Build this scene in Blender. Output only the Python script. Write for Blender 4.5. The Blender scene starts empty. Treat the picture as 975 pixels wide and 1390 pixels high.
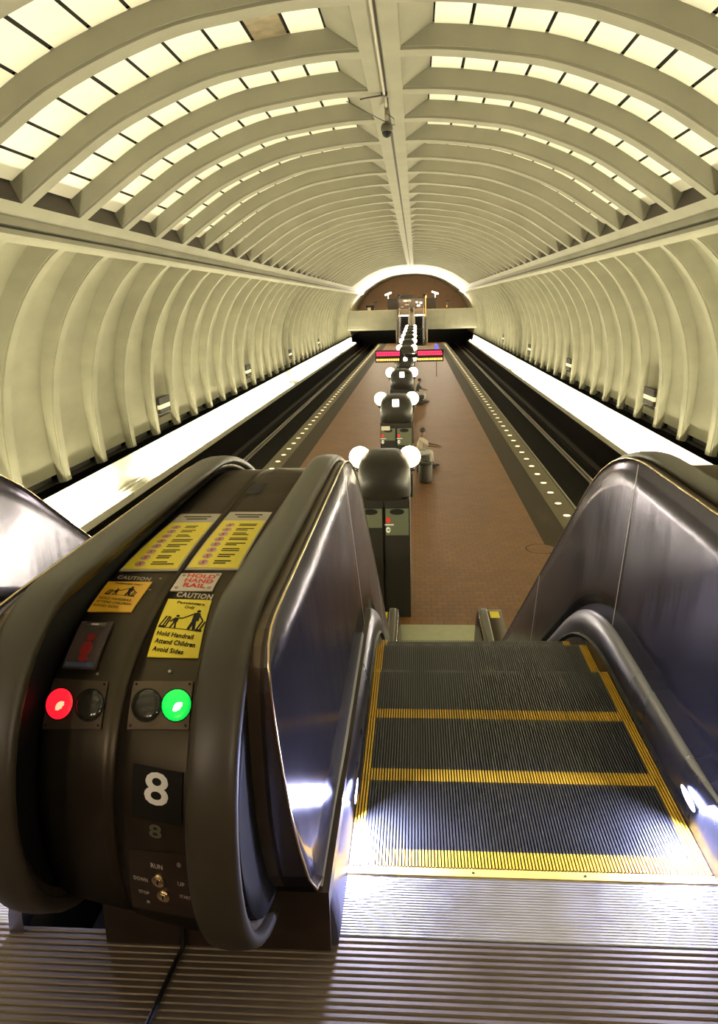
import bpy, bmesh, math, random
from mathutils import Vector, Matrix
random.seed(4)
SC = bpy.context.scene
COL = SC.collection

# ---------------------------------------------------------------- object helpers
def tag(o, label=None, cat=None, group=None, kind=None):
    if label: o['label'] = label
    if cat: o['category'] = cat
    if group: o['group'] = group
    if kind: o['kind'] = kind
    return o
def empty(name, loc=(0, 0, 0), label=None, cat=None, group=None):
    o = bpy.data.objects.new(name, None); o.empty_display_size = .1
    o.location = loc; COL.objects.link(o)
    return tag(o, label, cat, group)
def link(name, me, mats, parent=None):
    o = bpy.data.objects.new(name, me); COL.objects.link(o)
    for m in (mats if isinstance(mats, (list, tuple)) else [mats]):
        if m is not None: me.materials.append(m)
    if parent: o.parent = parent
    return o
def copy_tree(o, parent=None):
    c = o.copy(); COL.objects.link(c)
    if parent: c.parent = parent
    for ch in list(o.children): copy_tree(ch, c)
    return c

class MB:
    """collects geometry, then links it as one mesh object"""
    def __init__(s): s.v = []; s.f = []; s.mi = []; s.sm = []
    def add(s, vs, fs, mi=0, smooth=False):
        b = len(s.v); s.v += [tuple(v) for v in vs]
        for f in fs: s.f.append(tuple(i + b for i in f)); s.mi.append(mi); s.sm.append(smooth)
    def box(s, x0, x1, y0, y1, z0, z1, mi=0):
        vs = [(x, y, z) for z in (z0, z1) for y in (y0, y1) for x in (x0, x1)]
        s.add(vs, [(0, 2, 3, 1), (4, 5, 7, 6), (0, 1, 5, 4), (2, 6, 7, 3), (0, 4, 6, 2), (1, 3, 7, 5)], mi)
    def grid(s, rows, mi=0, smooth=True, close_u=False, close_v=False, flip=False):
        n, m = len(rows), len(rows[0]); vs = [p for r in rows for p in r]; fs = []
        for i in range(n if close_u else n - 1):
            for j in range(m if close_v else m - 1):
                a, b2, c, d = i*m+j, i*m+(j+1) % m, ((i+1) % n)*m+(j+1) % m, ((i+1) % n)*m+j
                fs.append((a, d, c, b2) if flip else (a, b2, c, d))
        s.add(vs, fs, mi, smooth)
    def cyl(s, c, r, h, axis='z', n=20, mi=0, r2=None, smooth=True, caps=True):
        r2 = r if r2 is None else r2
        def P(a, rr, t):
            u, w = math.cos(a)*rr, math.sin(a)*rr
            return {'z': (c[0]+u, c[1]+w, c[2]+t), 'y': (c[0]+u, c[1]+t, c[2]+w), 'x': (c[0]+t, c[1]+u, c[2]+w)}[axis]
        A = [P(2*math.pi*i/n, r, 0) for i in range(n)]; B = [P(2*math.pi*i/n, r2, h) for i in range(n)]
        s.add(A+B, [(i, (i+1) % n, n+(i+1) % n, n+i) for i in range(n)], mi, smooth)
        if caps:
            s.add(A, [tuple(range(n))[::-1]], mi); s.add(B, [tuple(range(n))], mi)
    def lathe(s, c, prof, n=24, mi=0):
        s.grid([[(c[0]+r*math.cos(2*math.pi*j/n), c[1]+r*math.sin(2*math.pi*j/n), c[2]+z) for j in range(n)] for r, z in prof], mi, True, close_v=True)
    def sphere(s, c, r, n=24, m=14, sc=(1, 1, 1), mi=0):
        s.grid([[(c[0]+sc[0]*r*math.sin(math.pi*i/m)*math.cos(2*math.pi*j/n), c[1]+sc[1]*r*math.sin(math.pi*i/m)*math.sin(2*math.pi*j/n), c[2]+sc[2]*r*math.cos(math.pi*i/m)) for j in range(n)] for i in range(m+1)], mi, True, close_v=True)
    def tube(s, pts, r, n=8, mi=0):
        rows = []
        for i, p in enumerate(pts):
            a = Vector(pts[max(i-1, 0)]); b = Vector(pts[min(i+1, len(pts)-1)]); d = (b-a).normalized()
            u = d.cross(Vector((0, 0, 1)));
            if u.length < .05: u = d.cross(Vector((1, 0, 0)))
            u.normalize(); w = d.cross(u)
            rows.append([tuple(Vector(p)+u*r*math.cos(2*math.pi*k/n)+w*r*math.sin(2*math.pi*k/n)) for k in range(n)])
        s.grid(rows, mi, True, close_v=True)
        s.add(rows[0], [tuple(range(n))], mi); s.add(rows[-1], [tuple(range(n))], mi)
    def poly(s, pts, mi=0): s.add(pts, [tuple(range(len(pts)))], mi)
    def mesh(s, name='m'):
        me = bpy.data.meshes.new(name); me.from_pydata(s.v, [], s.f)
        me.polygons.foreach_set('material_index', s.mi); me.polygons.foreach_set('use_smooth', s.sm)
        bm = bmesh.new(); bm.from_mesh(me); bmesh.ops.remove_doubles(bm, verts=bm.verts, dist=1e-5)
        bmesh.ops.recalc_face_normals(bm, faces=bm.faces); bm.to_mesh(me); bm.free(); me.update()
        return me
    def build(s, name, mats, parent=None, raw=False):
        me = s.mesh(name) if not raw else s.rawmesh(name)
        return link(name, me, mats, parent)
    def rawmesh(s, name):
        me = bpy.data.meshes.new(name); me.from_pydata(s.v, [], s.f)
        me.polygons.foreach_set('material_index', s.mi); me.polygons.foreach_set('use_smooth', s.sm); me.update()
        return me

# ---------------------------------------------------------------- materials
def mat(name, col, rough=.5, metal=0., emit=None, es=0., noise=None, bump=None, spec=.5, aniso=None):
    """noise=(scale, amount, stretch) varies the colour; bump=(scale, strength)"""
    m = bpy.data.materials.new(name); m.use_nodes = True; nt = m.node_tree; N = nt.nodes; L = nt.links
    b = N['Principled BSDF']; b.inputs['Base Color'].default_value = (*col, 1); b.inputs['Roughness'].default_value = rough
    b.inputs['Metallic'].default_value = metal; b.inputs['Specular IOR Level'].default_value = spec
    if emit: b.inputs['Emission Color'].default_value = (*emit, 1); b.inputs['Emission Strength'].default_value = es
    if noise or bump: tc = N.new('ShaderNodeTexCoord')
    if noise:
        mp = N.new('ShaderNodeMapping'); mp.inputs['Scale'].default_value = noise[2] if len(noise) > 2 else (1, 1, 1)
        L.new(tc.outputs['Object'], mp.inputs['Vector'])
        nz = N.new('ShaderNodeTexNoise'); nz.inputs['Scale'].default_value = noise[0]; nz.inputs['Detail'].default_value = 6
        L.new(mp.outputs['Vector'], nz.inputs['Vector'])
        cr = N.new('ShaderNodeMapRange'); cr.inputs['From Min'].default_value = .15; cr.inputs['From Max'].default_value = .85
        cr.inputs['To Min'].default_value = 1-noise[1]; cr.inputs['To Max'].default_value = 1+noise[1]*.5
        L.new(nz.outputs['Fac'], cr.inputs['Value'])
        mx = N.new('ShaderNodeVectorMath'); mx.operation = 'SCALE'; mx.inputs[0].default_value = col
        L.new(cr.outputs['Result'], mx.inputs['Scale']); L.new(mx.outputs['Vector'], b.inputs['Base Color'])
        if metal > .5:
            rr = N.new('ShaderNodeMapRange'); rr.inputs['From Min'].default_value = .1; rr.inputs['From Max'].default_value = .9
            rr.inputs['To Min'].default_value = rough*.8; rr.inputs['To Max'].default_value = rough*1.35
            L.new(nz.outputs['Fac'], rr.inputs['Value']); L.new(rr.outputs['Result'], b.inputs['Roughness'])
    if bump:
        mp2 = N.new('ShaderNodeMapping'); mp2.inputs['Scale'].default_value = bump[2] if len(bump) > 2 else (1, 1, 1)
        L.new(tc.outputs['Object'], mp2.inputs['Vector'])
        n2 = N.new('ShaderNodeTexNoise'); n2.inputs['Scale'].default_value = bump[0]; n2.inputs['Detail'].default_value = 4
        L.new(mp2.outputs['Vector'], n2.inputs['Vector'])
        bp = N.new('ShaderNodeBump'); bp.inputs['Strength'].default_value = bump[1]; bp.inputs['Distance'].default_value = .02
        L.new(n2.outputs['Fac'], bp.inputs['Height']); L.new(bp.outputs['Normal'], b.inputs['Normal'])
    return m
M = {}
M['concrete'] = mat('concrete', (.225, .215, .16), .8, noise=(.9, .18), bump=(14, .25))
M['concrete_wall'] = mat('concrete_wall', (.235, .225, .155), .8, noise=(.9, .22, (1, .6, 1.6)), bump=(9, .3))
M['panel'] = mat('acoustic_panel', (.93, .90, .76), .8, noise=(1.2, .05))
M['stain'] = mat('stained_panel', (.26, .21, .13), .8, noise=(3, .6))
M['joint'] = mat('dark_joint', (.02, .018, .012), .8)
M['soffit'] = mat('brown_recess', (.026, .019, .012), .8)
M['brownwall'] = mat('brown_wall', (.40, .27, .17), .7, noise=(1., .15))
M['ballast'] = mat('ballast', (.008, .007, .006), .95, noise=(8, .5), bump=(30, .8), spec=.05)
M['rail'] = mat('rail_steel', (.35, .33, .28), .35, .9)
M['reflector'] = mat('white_reflector', (.85, .83, .70), .5)
M['tube'] = mat('fluorescent_tube', (1, 1, 1), .4, emit=(1, .91, .62), es=262)
M['tube_off'] = mat('unlit_tube', (.55, .55, .5), .3)
M['granite'] = mat('granite', (.14, .12, .08), .7, noise=(40, .3), spec=.2)
M['darktile'] = mat('dark_tile', (.038, .027, .015), .7, noise=(20, .2), spec=.15)
M['edgelight'] = mat('edge_light_lens', (.9, .85, .6), .3, emit=(1, .78, .42), es=2.6)
M['pylon'] = mat('bronze_pylon', (.013, .011, .008), .5, 0, spec=.25)
M['pylonface'] = mat('pylon_face', (.10, .11, .07), .35)
M['globe'] = mat('globe_glass', (1, 1, 1), .3, emit=(1, .80, .50), es=14)
M['rubber'] = mat('handrail_rubber', (.042, .036, .024), .42, noise=(6, .25), spec=.55)
M['bronze'] = mat('dark_bronze', (.062, .052, .038), .34, .75, noise=(5, .3))
M['bronze2'] = mat('bronze_rim', (.13, .10, .065), .38, .7, noise=(5, .2))
M['brass'] = mat('brass_trim', (.75, .58, .33), .25, 1)
M['black'] = mat('black', (.006, .006, .006), .6, spec=.2)
M['steel'] = mat('brushed_steel', (.16, .156, .205), .19, .88, noise=(3, .10), bump=(1.8, .5, (1, 1, .3)))
M['steel2'] = mat('bright_steel', (.28, .28, .35), .27, 1, noise=(2, .04))
M['chrome'] = mat('polished_trim', (.62, .6, .58), .12, 1)
M['tread'] = mat('tread_metal', (.10, .10, .105), .38, .85, noise=(5, .3))
M['treadgap'] = mat('tread_groove', (.008, .008, .009), .7)
M['yellow'] = mat('yellow_paint', (.80, .48, .03), .5, noise=(9, .25))
M['comb'] = mat('comb_yellow', (.78, .55, .10), .45, .1, noise=(12, .3))
M['landing'] = mat('landing_plate', (.50, .50, .53), .36, .9, noise=(14, .15))
M['floorplate'] = mat('floor_plate', (.17, .135, .095), .5, .6, noise=(10, .25))
M['plinth'] = mat('brown_plinth', (.055, .038, .026), .4, .5, noise=(8, .5))
M['sy'] = mat('sticker_yellow', (.86, .72, .03), .45, noise=(12, .08))
M['so'] = mat('sticker_amber', (.80, .46, .03), .45, noise=(12, .1))
M['sgrey'] = mat('sticker_grey', (.42, .38, .30), .5)
M['splate'] = mat('cream_plate', (.62, .55, .45), .4)
M['red'] = mat('red_print', (.62, .03, .02), .5)
M['ink'] = mat('black_print', (.010, .009, .007), .6, spec=.15)
M['white'] = mat('white_print', (.85, .85, .82), .5)
M['ghost'] = mat('worn_print', (.11, .10, .07), .5)
M['redlens'] = mat('red_signal_lens', (.8, .02, .03), .25, emit=(1, .012, .03), es=1.1)
M['redhot'] = mat('red_signal_core', (1, .3, .2), .25, emit=(1, .30, .16), es=2.2)
M['greenlens'] = mat('green_signal_lens', (.02, .7, .1), .25, emit=(.0, 1, .10), es=.75)
M['greenhot'] = mat('green_signal_core', (.6, 1, .7), .25, emit=(.65, 1, .8), es=2.6)
M['darklens'] = mat('unlit_lens', (.02, .02, .015), .15)
M['reddim'] = mat('dim_red_figure', (.16, .02, .018), .3, emit=(1, .03, .03), es=.03)
M['boxface'] = mat('smoked_cover', (.07, .055, .05), .25)
M['blueglass'] = mat('blue_strip', (.06, .09, .16), .3)
M['lamp'] = mat('cool_lamp', (1, 1, 1), .3, emit=(.55, .60, 1), es=14)
M['led_red'] = mat('led_red', (.1, 0, 0), .4, emit=(1, .02, .10), es=2.4)
M['led_amber'] = mat('led_amber', (.1, .05, 0), .4, emit=(1, .45, .08), es=3.2)
M['led_blue'] = mat('led_blue', (.02, .02, .2), .4, emit=(.15, .12, 1), es=1.2)
M['smallwhite'] = mat('small_lamp', (1, 1, 1), .4, emit=(1, .88, .7), es=9)
M['signdark'] = mat('sign_dark', (.012, .009, .006), .7, spec=.15)
M['signlight'] = mat('sign_light', (.62, .6, .45), .5)
M['green'] = mat('glass_green', (.12, .15, .09), .2)
M['skin'] = mat('skin', (.13, .07, .04), .5)
M['hair'] = mat('hair', (.012, .009, .007), .6)
M['shirt1'] = mat('pale_shirt', (.42, .36, .27), .8)
M['shirt2'] = mat('dark_jacket', (.02, .02, .022), .8)
M['trouser1'] = mat('dark_trousers', (.05, .045, .04), .8)
M['trouser2'] = mat('light_trousers', (.45, .42, .38), .8)
M['shoe'] = mat('shoe', (.03, .02, .015), .5)
M['bench'] = mat('bench_stone', (.03, .024, .018), .6)
M['globe_added'] = mat('globe_glass_added', (1, 1, 1), .3, emit=(1, .80, .58), es=115)  # extra-strong glass for the pylons added behind the viewer
M['beige'] = mat('beige_panel', (.42, .30, .20), .6)
M['cctv'] = mat('camera_housing', (.05, .042, .03), .4)
M['pipe'] = mat('conduit', (.26, .23, .16), .5, .3)
M['uplight'] = mat('uplight_lens', (1, 1, 1), .4, emit=(1, .88, .72), es=30)

for k_, c_ in (('steel', (.40, .39, .43)), ('steel2', (.55, .55, .62)), ('bronze', (.35, .32, .26))):
    M[k_].node_tree.nodes['Principled BSDF'].inputs['Specular Tint'].default_value = (*c_, 1)
def floor_tile():
    m = bpy.data.materials.new('hex_paver'); m.use_nodes = True; nt = m.node_tree; N = nt.nodes; L = nt.links
    b = N['Principled BSDF']; tc = N.new('ShaderNodeTexCoord')
    br = N.new('ShaderNodeTexBrick'); br.inputs['Scale'].default_value = 1; br.inputs['Brick Width'].default_value = .21; br.inputs['Row Height'].default_value = .18
    br.inputs['Mortar Size'].default_value = .012; br.inputs['Mortar Smooth'].default_value = .3; br.offset = .5
    br.inputs['Color1'].default_value = (.18, .080, .026, 1); br.inputs['Color2'].default_value = (.15, .066, .021, 1); br.inputs['Mortar'].default_value = (.10, .05, .03, 1)
    L.new(tc.outputs['Object'], br.inputs['Vector'])
    nz = N.new('ShaderNodeTexNoise'); nz.inputs['Scale'].default_value = .7; nz.inputs['Detail'].default_value = 5; L.new(tc.outputs['Object'], nz.inputs['Vector'])
    mr = N.new('ShaderNodeMapRange'); mr.inputs['To Min'].default_value = .75; mr.inputs['To Max'].default_value = 1.25; L.new(nz.outputs['Fac'], mr.inputs['Value'])
    sc = N.new('ShaderNodeVectorMath'); sc.operation = 'SCALE'; L.new(br.outputs['Color'], sc.inputs[0]); L.new(mr.outputs['Result'], sc.inputs['Scale'])
    L.new(sc.outputs['Vector'], b.inputs['Base Color'])
    b.inputs['Roughness'].default_value = .5; b.inputs['Specular IOR Level'].default_value = .25
    bp = N.new('ShaderNodeBump'); bp.inputs['Strength'].default_value = .35; bp.inputs['Distance'].default_value = .01; bp.invert = True
    L.new(br.outputs['Fac'], bp.inputs['Height']); L.new(bp.outputs['Normal'], b.inputs['Normal'])
    return m
M['tile'] = floor_tile()
import math
def spline(pts, n):
    """Catmull-Rom through pts, n samples per span"""
    P=[tuple(2*a-b for a,b in zip(pts[0],pts[1]))]+list(pts)+[tuple(2*a-b for a,b in zip(pts[-1],pts[-2]))]
    out=[]
    for i in range(1,len(P)-2):
        p0,p1,p2,p3=P[i-1],P[i],P[i+1],P[i+2]
        for k in range(n):
            t=k/n
            out.append(tuple(.5*((2*b)+(-a+c)*t+(2*a-5*b+4*c-d)*t*t+(-a+3*b-3*c+d)*t**3) for a,b,c,d in zip(p0,p1,p2,p3)))
    out.append(tuple(pts[-1])); return out
SL=.69
def drop(y):
    """how far the escalator has come down at y (top landing 0, bottom 4)"""
    y0,L=3.07,1.1; a=SL/(2*L); ye=3.62+4/SL
    if y<=y0: return 0.
    if y<=y0+L: return a*(y-y0)**2
    if y<=ye-L/2: return SL*(y-y0-L/2)
    if y<=ye+L/2: return 4-a*(ye+L/2-y)**2
    return 4.
COWL=spline([(1.56,4.13),(1.47,4.21),(1.425,4.32),(1.41,4.45),(1.43,4.57),(1.49,4.68),(1.60,4.765),(1.78,4.825),(2.1,4.865),(2.5,4.88),(2.9,4.885)],12)
def _ext():
    y=2.95
    while y<11.3:
        COWL.append((y,4.885-drop(y))); y+=.05
_ext()
CT=[0.]
for a,b in zip(COWL,COWL[1:]): CT.append(CT[-1]+math.hypot(b[0]-a[0],b[1]-a[1]))
def cowl(x,t,off=0.):
    lo,hi=0,len(CT)-1
    while hi-lo>1:
        m=(lo+hi)//2
        if CT[m]<=t: lo=m
        else: hi=m
    k=(t-CT[lo])/(CT[hi]-CT[lo]); y=COWL[lo][0]+(COWL[hi][0]-COWL[lo][0])*k; z=COWL[lo][1]+(COWL[hi][1]-COWL[lo][1])*k
    i0,i1=max(lo-1,0),min(hi+1,len(CT)-1)
    ty,tz=COWL[i1][0]-COWL[i0][0],COWL[i1][1]-COWL[i0][1]; l=math.hypot(ty,tz)
    ny,nz=-tz/l,ty/l
    w=max(0.,min(1.,(2.6-y)/1.)); w=w*w*(3-2*w)
    return (x, y-.25*(x+.05)*w+ny*off, z+nz*off)
# ================================================================ THE VAULT
BAY, YR0 = 2.5838, 16.3824 - 2.5838/2       # bay length, Y of one rib
UP = spline([(0, 9.93), (1.0, 9.91), (2.0, 9.80), (3.2, 9.576), (4.78, 8.96), (5.99, 8.21), (6.875, 7.58), (7.10, 7.38)], 8)
LO = spline([(7.22, 7.02), (7.55, 6.86), (8.15, 6.2), (8.68, 5.3), (9.03, 4.3), (9.19, 3.3), (9.21, 2.5), (9.15, 1.5), (9.09, 1.0)], 6)
def arclen(P):
    A = [0.]
    for a, b in zip(P, P[1:]): A.append(A[-1]+math.hypot(b[0]-a[0], b[1]-a[1]))
    return A
class Prof:
    def __init__(s, P): s.P = P; s.A = arclen(P); s.L = s.A[-1]
    def at(s, t, off=0.):
        t = max(0., min(s.L, t)); i = 0
        while i < len(s.A)-2 and s.A[i+1] <= t: i += 1
        k = (t-s.A[i])/(s.A[i+1]-s.A[i]); a, b = s.P[i], s.P[i+1]
        i0, i1 = max(i-1, 0), min(i+2, len(s.P)-1)
        tx, tz = s.P[i1][0]-s.P[i0][0], s.P[i1][1]-s.P[i0][1]; l = math.hypot(tx, tz)
        nx, nz = -tz/l, tx/l            # outward
        return (a[0]+(b[0]-a[0])*k+nx*off, a[1]+(b[1]-a[1])*k+nz*off)
PU, PL = Prof(UP), Prof(LO)
S_A, S_B = .36, PU.L-.34                    # where the recess opens on the upper vault
def bay_upper(mb, sgn, y0, y1):
    hw = .20
    N = 22
    S = [S_A+(S_B-S_A)*i/N for i in range(N+1)]
    def P(s, y, d): x, z = PU.at(s, d); return (sgn*x, y, z)
    full = [0.]+S+[PU.L]
    # rib faces (with a small rebate) on both ends of the bay
    for ya, yb in ((y0, y0+hw), (y1-hw, y1)):
        mb.grid([[P(s, ya, 0), P(s, yb, 0)] for s in full], 0)
    for e, dr in ((y0+hw, 1), (y1-hw, -1)):
        mb.grid([[P(s, e, 0), P(s, e, .05)] for s in S], 0, False)
        mb.grid([[P(s, e, .05), P(s, e+dr*.04, .05)] for s in S], 0)
        mb.grid([[P(s, e+dr*.04, .05), P(s, e+dr*.06, .42)] for s in S], 0, False)
    a, b = y0+hw, y1-hw
    # crown strip and ledge strip between the ribs
    mb.grid([[P(s, y, 0) for y in (a, b)] for s in (0, S_A)], 0)
    mb.grid([[P(s, y, 0) for y in (a, b)] for s in (S_B, PU.L)], 0)
    # end faces of the recess: sloped at the crown, steep brown at the ledge
    mb.grid([[P(S_A, a, 0), P(S_A, b, 0)], [P(S_A+.02, a+.07, .05), P(S_A+.02, b-.07, .05)], [P(S_A+.55, a+.06, .42), P(S_A+.55, b-.06, .42)]], 0, False)
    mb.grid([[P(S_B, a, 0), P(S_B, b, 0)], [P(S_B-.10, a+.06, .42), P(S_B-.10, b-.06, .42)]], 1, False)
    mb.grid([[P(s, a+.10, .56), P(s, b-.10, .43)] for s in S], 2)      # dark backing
def panel_strip(sgn, y0, y1, skip=()):
    mb = MB(); a, b = y0+.20+.06, y1-.20-.06
    n = 10; s0, s1 = S_A+.55, S_B-.11; w = (s1-s0)/n
    for k in range(n):
        if k in skip: continue
        ss = [s0+w*k+.03+(w-.06)*j/2 for j in range(3)]
        rows = [[(sgn*PU.at(s, .395)[0], y, PU.at(s, .395)[1]) for y in (a+.005, b-.005)] for s in ss]
        mb.grid(rows, 0)
    return mb
def bay_lower(mb, sgn, y0, y1, joint=False):
    hw = .17; N = 26; L = PL.L
    S = [.22+(L-.22)*i/N for i in range(N+1)]
    def dep(s): k = (s-.22)/(L-.22); return .52-.34*k
    def P(s, y, d): x, z = PL.at(s, d); return (sgn*x, y, z)
    a, b = y0+hw, y1-hw
    full = [0.]+S
    for ya, yb in ((y0, a), (b, y1)):
        mb.grid([[P(s, ya, 0), P(s, yb, 0)] for s in full], 3 if joint and ya == y0 else 0)
    for e, dr in ((a, 1), (b, -1)):
        mb.grid([[P(s, e, 0), P(s, e, .035)] for s in S], 0, False)
        mb.grid([[P(s, e, .035), P(s, e+dr*.05, .035)] for s in S], 0)
        mb.grid([[P(s, e+dr*.05, .035), P(s, e+dr*(.05+dep(s)*.16), dep(s))] for s in S], 0, False)
    mb.grid([[P(s, y, 0) for y in (a, b)] for s in (0, .22)], 0)
    mb.grid([[P(.22, a, 0), P(.22, b, 0)], [P(.26, a+.15, dep(.3)), P(.26, b-.15, dep(.3))]], 0, False)
    mb.grid([[P(s, a+.05+dep(s)*.16, dep(s)), P(s, b-.05-dep(s)*.16, dep(s))] for s in S[:-1]], 0)
    mb.grid([[P(S[-2], y, dep(S[-2])), P(S[-2]+.01, y, .45)] for y in (a, b)], 1, False)
    mb.grid([[P(s, y, .40) for y in (a, b)] for s in S[-2:]], 1)
    # dark slot behind the foot of the recess
    x, z = PL.at(L, 0)
    mb.grid([[(sgn*(x+.14), y, z), (sgn*(x+.5), y, z)] for y in (y0, y1)], 1, False)
ceil = MB(); wl = MB(); wr = MB()
K0, K1 = -10, 30
yb = lambda k: YR0+BAY*k
ceiling = None
strips = []
for k in range(K0, K1):
    bay_upper(ceil, 1, yb(k), yb(k+1)); bay_upper(ceil, -1, yb(k), yb(k+1))
for k in range(K0, K1+9):
    bay_lower(wl, -1, yb(k), yb(k+1), k in (16, 30)); bay_lower(wr, 1, yb(k), yb(k+1), k in (19, 32))
YS, YE = yb(K0), 131.
yc = yb(K1); yl = yb(K1+9)
for s in (1, -1):                                   # plain vault above the far mezzanine
    ceil.grid([[(s*x, y, z) for y in (yc, YE)] for x, z in UP], 0)
    (wr if s > 0 else wl).grid([[(s*x, y, z) for y in (yl, YE)] for x, z in LO], 0)
    # ledge beam with its dark groove
    lp = [(7.10, 7.38), (7.13, 7.23), (7.20, 7.22), (7.20, 7.17), (7.13, 7.16), (7.14, 7.06), (7.22, 7.02)]
    for (xa, za), (xb, zb), mi in zip(lp, lp[1:], (0, 0, 3, 0, 0, 0)):
        ceil.grid([[(s*xa, y, za), (s*xb, y, zb)] for y in (YS, YE)], mi, False)
# crown groove
ceil.box(-.035, .035, YS, yc, 9.925, 9.94, 3)
ceiling = tag(ceil.build('ceiling', [M['concrete'], M['soffit'], M['joint'], M['joint']], raw=True), kind='structure')
wleft = tag(wl.build('wall_left', [M['concrete_wall'], M['joint'], M['joint'], M['joint']], raw=True), kind='structure')
wright = tag(wr.build('wall_right', [M['concrete_wall'], M['joint'], M['joint'], M['joint']], raw=True), kind='structure')
pmesh = {}
for k in range(K0, K1):
    for s in (1, -1):
        skip = {(-1, -1): (1,)}.get((k, s), ())
        key = (s, skip)
        if key not in pmesh:
            me = panel_strip(s, 0, BAY, skip).rawmesh('ceiling_panel'); me.materials.append(M['panel']); pmesh[key] = me
        o = bpy.data.objects.new('ceiling_panel', pmesh[key]); COL.objects.link(o); o.parent = ceiling; o.location = (0, yb(k), 0)

st = panel_strip(-1, 0, BAY, tuple(j for j in range(10) if j != 1)).rawmesh('stained_panel'); st.materials.append(M['stain'])
o = bpy.data.objects.new('ceiling_panel', st); COL.objects.link(o); o.parent = ceiling; o.location = (0, yb(-1), 0); o['label'] = 'brown stained panel'
# lower closure of the trackway: wall foot, trough shelf, track bed
for s, nm in ((-1, 'trim_1'), (1, 'trim_2')):
    mb = MB()
    pr_ = [(9.70, 1.0), (9.70, -.25), (8.30, -.25), (8.30, -1.3)]
    for (xa, za), (xb, zb) in zip(pr_, pr_[1:]):
        mb.grid([[(s*xa, y, za), (s*xb, y, zb)] for y in (YS, YE)], 0, False)
    tag(mb.build(nm, [M['ballast']]), kind='structure')
mb = MB(); mb.box(-8.3, 8.3, YS, YE, -1.5, -1.25); tag(mb.build('floor_trackbed', M['ballast']), kind='structure')

# ---------------------------------------------------------------- platform
PE = 4.85; PY1 = 112.
mb = MB(); mb.box(-3.55, 3.55, YS, PY1, -.35, 0, 0)
tag(mb.build('floor', M['tile']), kind='structure')
mb = MB(); mb.box(-4.6, 4.6, YS, PY1, -1.25, -.351, 0)
tag(mb.build('floor_platform_base', M['ballast']), kind='structure')
for i, s in enumerate((-1, 1)):
    mb = MB(); mb.box(min(s*3.552, s*4.22), max(s*3.552, s*4.22), YS, PY1, -.35, .001)
    tag(mb.build('trim_%d' % (3+i), M['darktile']), kind='structure')
    mb = MB(); mb.box(min(s*4.222, s*PE), max(s*4.222, s*PE), YS, PY1, -.35, .002)
    tag(mb.build('trim_%d' % (5+i), M['granite']), kind='structure')
# edge lights set flush in the granite
el = MB(); el.cyl((0, 0, 0), .085, .012, n=14, mi=0); el.cyl((0, 0, 0), .105, .006, n=14, mi=1)
ele = el.mesh('edge_light'); ele.materials.append(M['edgelight']); ele.materials.append(M['rail'])
for s, nm in ((-1, 'left'), (1, 'right')):
    for j in range(72):
        y = 17.35+1.262*j
        o = bpy.data.objects.new('edge_light', ele); COL.objects.link(o); o.location = (s*4.52, y, .0025)
        tag(o, 'small round warm light set flush in the granite strip of the %s platform edge' % nm, 'light', 'round lights along the %s platform edge' % nm)
mb = MB(); mb.grid([[(3.421+r*math.cos(a*math.pi/20), 17.08+r*math.sin(a*math.pi/20), .003) for a in range(40)] for r in (.33, .36)], 0, close_v=True)
mb.grid([[(3.421+r*math.cos(a*math.pi/20), 17.08+r*math.sin(a*math.pi/20), .002) for a in range(40)] for r in (.01, .33)], 1, close_v=True)
tag(mb.build('access_cover', [M['darktile'], M['tile']]), 'round floor access cover ringed dark in the brown platform tiles near the right edge', 'cover')

# ---------------------------------------------------------------- tracks
def rail(x):
    mb = MB(); pr_ = [(-.07, 0), (.07, 0), (.07, .015), (.012, .03), (.012, .12), (.035, .13), (.035, .16), (-.035, .16), (-.035, .13), (-.012, .12), (-.012, .03), (-.07, .015)]
    mb.grid([[(x+a, y, -1.25+b) for a, b in pr_] for y in (YS, YE)], 0, False, close_v=True)
    return mb
for x, l in ((5.75, 'running rail nearest the platform on the right track'), (7.18, 'running rail farther from the platform on the right track'),
             (-5.75, 'running rail nearest the platform on the left track'), (-7.18, 'running rail farther from the platform on the left track')):
    tag(rail(x).build('track_rail', M['rail']), 'long steel ' + l, 'rail')
for s, nm in ((1, 'right'), (-1, 'left')):
    mb = MB(); mb.box(min(s*7.62, s*7.80), max(s*7.62, s*7.80), YS, YE, -1.25, -1.02, 0); mb.box(min(s*7.58, s*7.84), max(s*7.58, s*7.84), YS, YE, -1.02, -.98, 0)
    tag(mb.build('third_rail_cover', M['signdark']), 'dark covered power rail at the outer side of the %s track' % nm, 'rail')

# ---------------------------------------------------------------- trackside light troughs
def trough_parts(lit=True):
    root = empty('trough_light')
    g = .012
    mb = MB()                               # reflector panel leaning against the wall foot
    rows = [[(8.98, y, .88), (9.02, y, .86), (8.96, y, .40), (8.93, y, -.02)] for y in (g, BAY-g)]
    mb.grid(rows, 0, False); mb.grid([[(x+.02, y, z) for x, y, z in r] for r in rows], 0, False)
    mb.build('reflector', M['reflector'], root)
    mb = MB(); mb.box(8.28, 8.93, g, BAY-g, -.06, -.03); mb.box(8.26, 8.29, g, BAY-g, -.2, .03); mb.box(8.40, 8.90, BAY*.5-.03, BAY*.5+.03, -.03, .02)
    mb.build('tray', M['reflector'], root)
    for x in (8.50, 8.74):
        mb = MB(); mb.cyl((x, .08, .03), .028, BAY-.16, 'y', 8); mb.build('fluorescent_tube', M['tube'] if lit else M['tube_off'], root)
    return root
TL = trough_parts(True); TO = trough_parts(False)
def put(src, first, k, s):
    o = src if first else copy_tree(src)
    if s > 0: o.location = (0, yb(k), 0); o.rotation_euler = (0, 0, 0)
    else: o.location = (0, yb(k+1), 0); o.rotation_euler = (0, 0, math.pi)
    return o
n_on = n_off = 0
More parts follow.
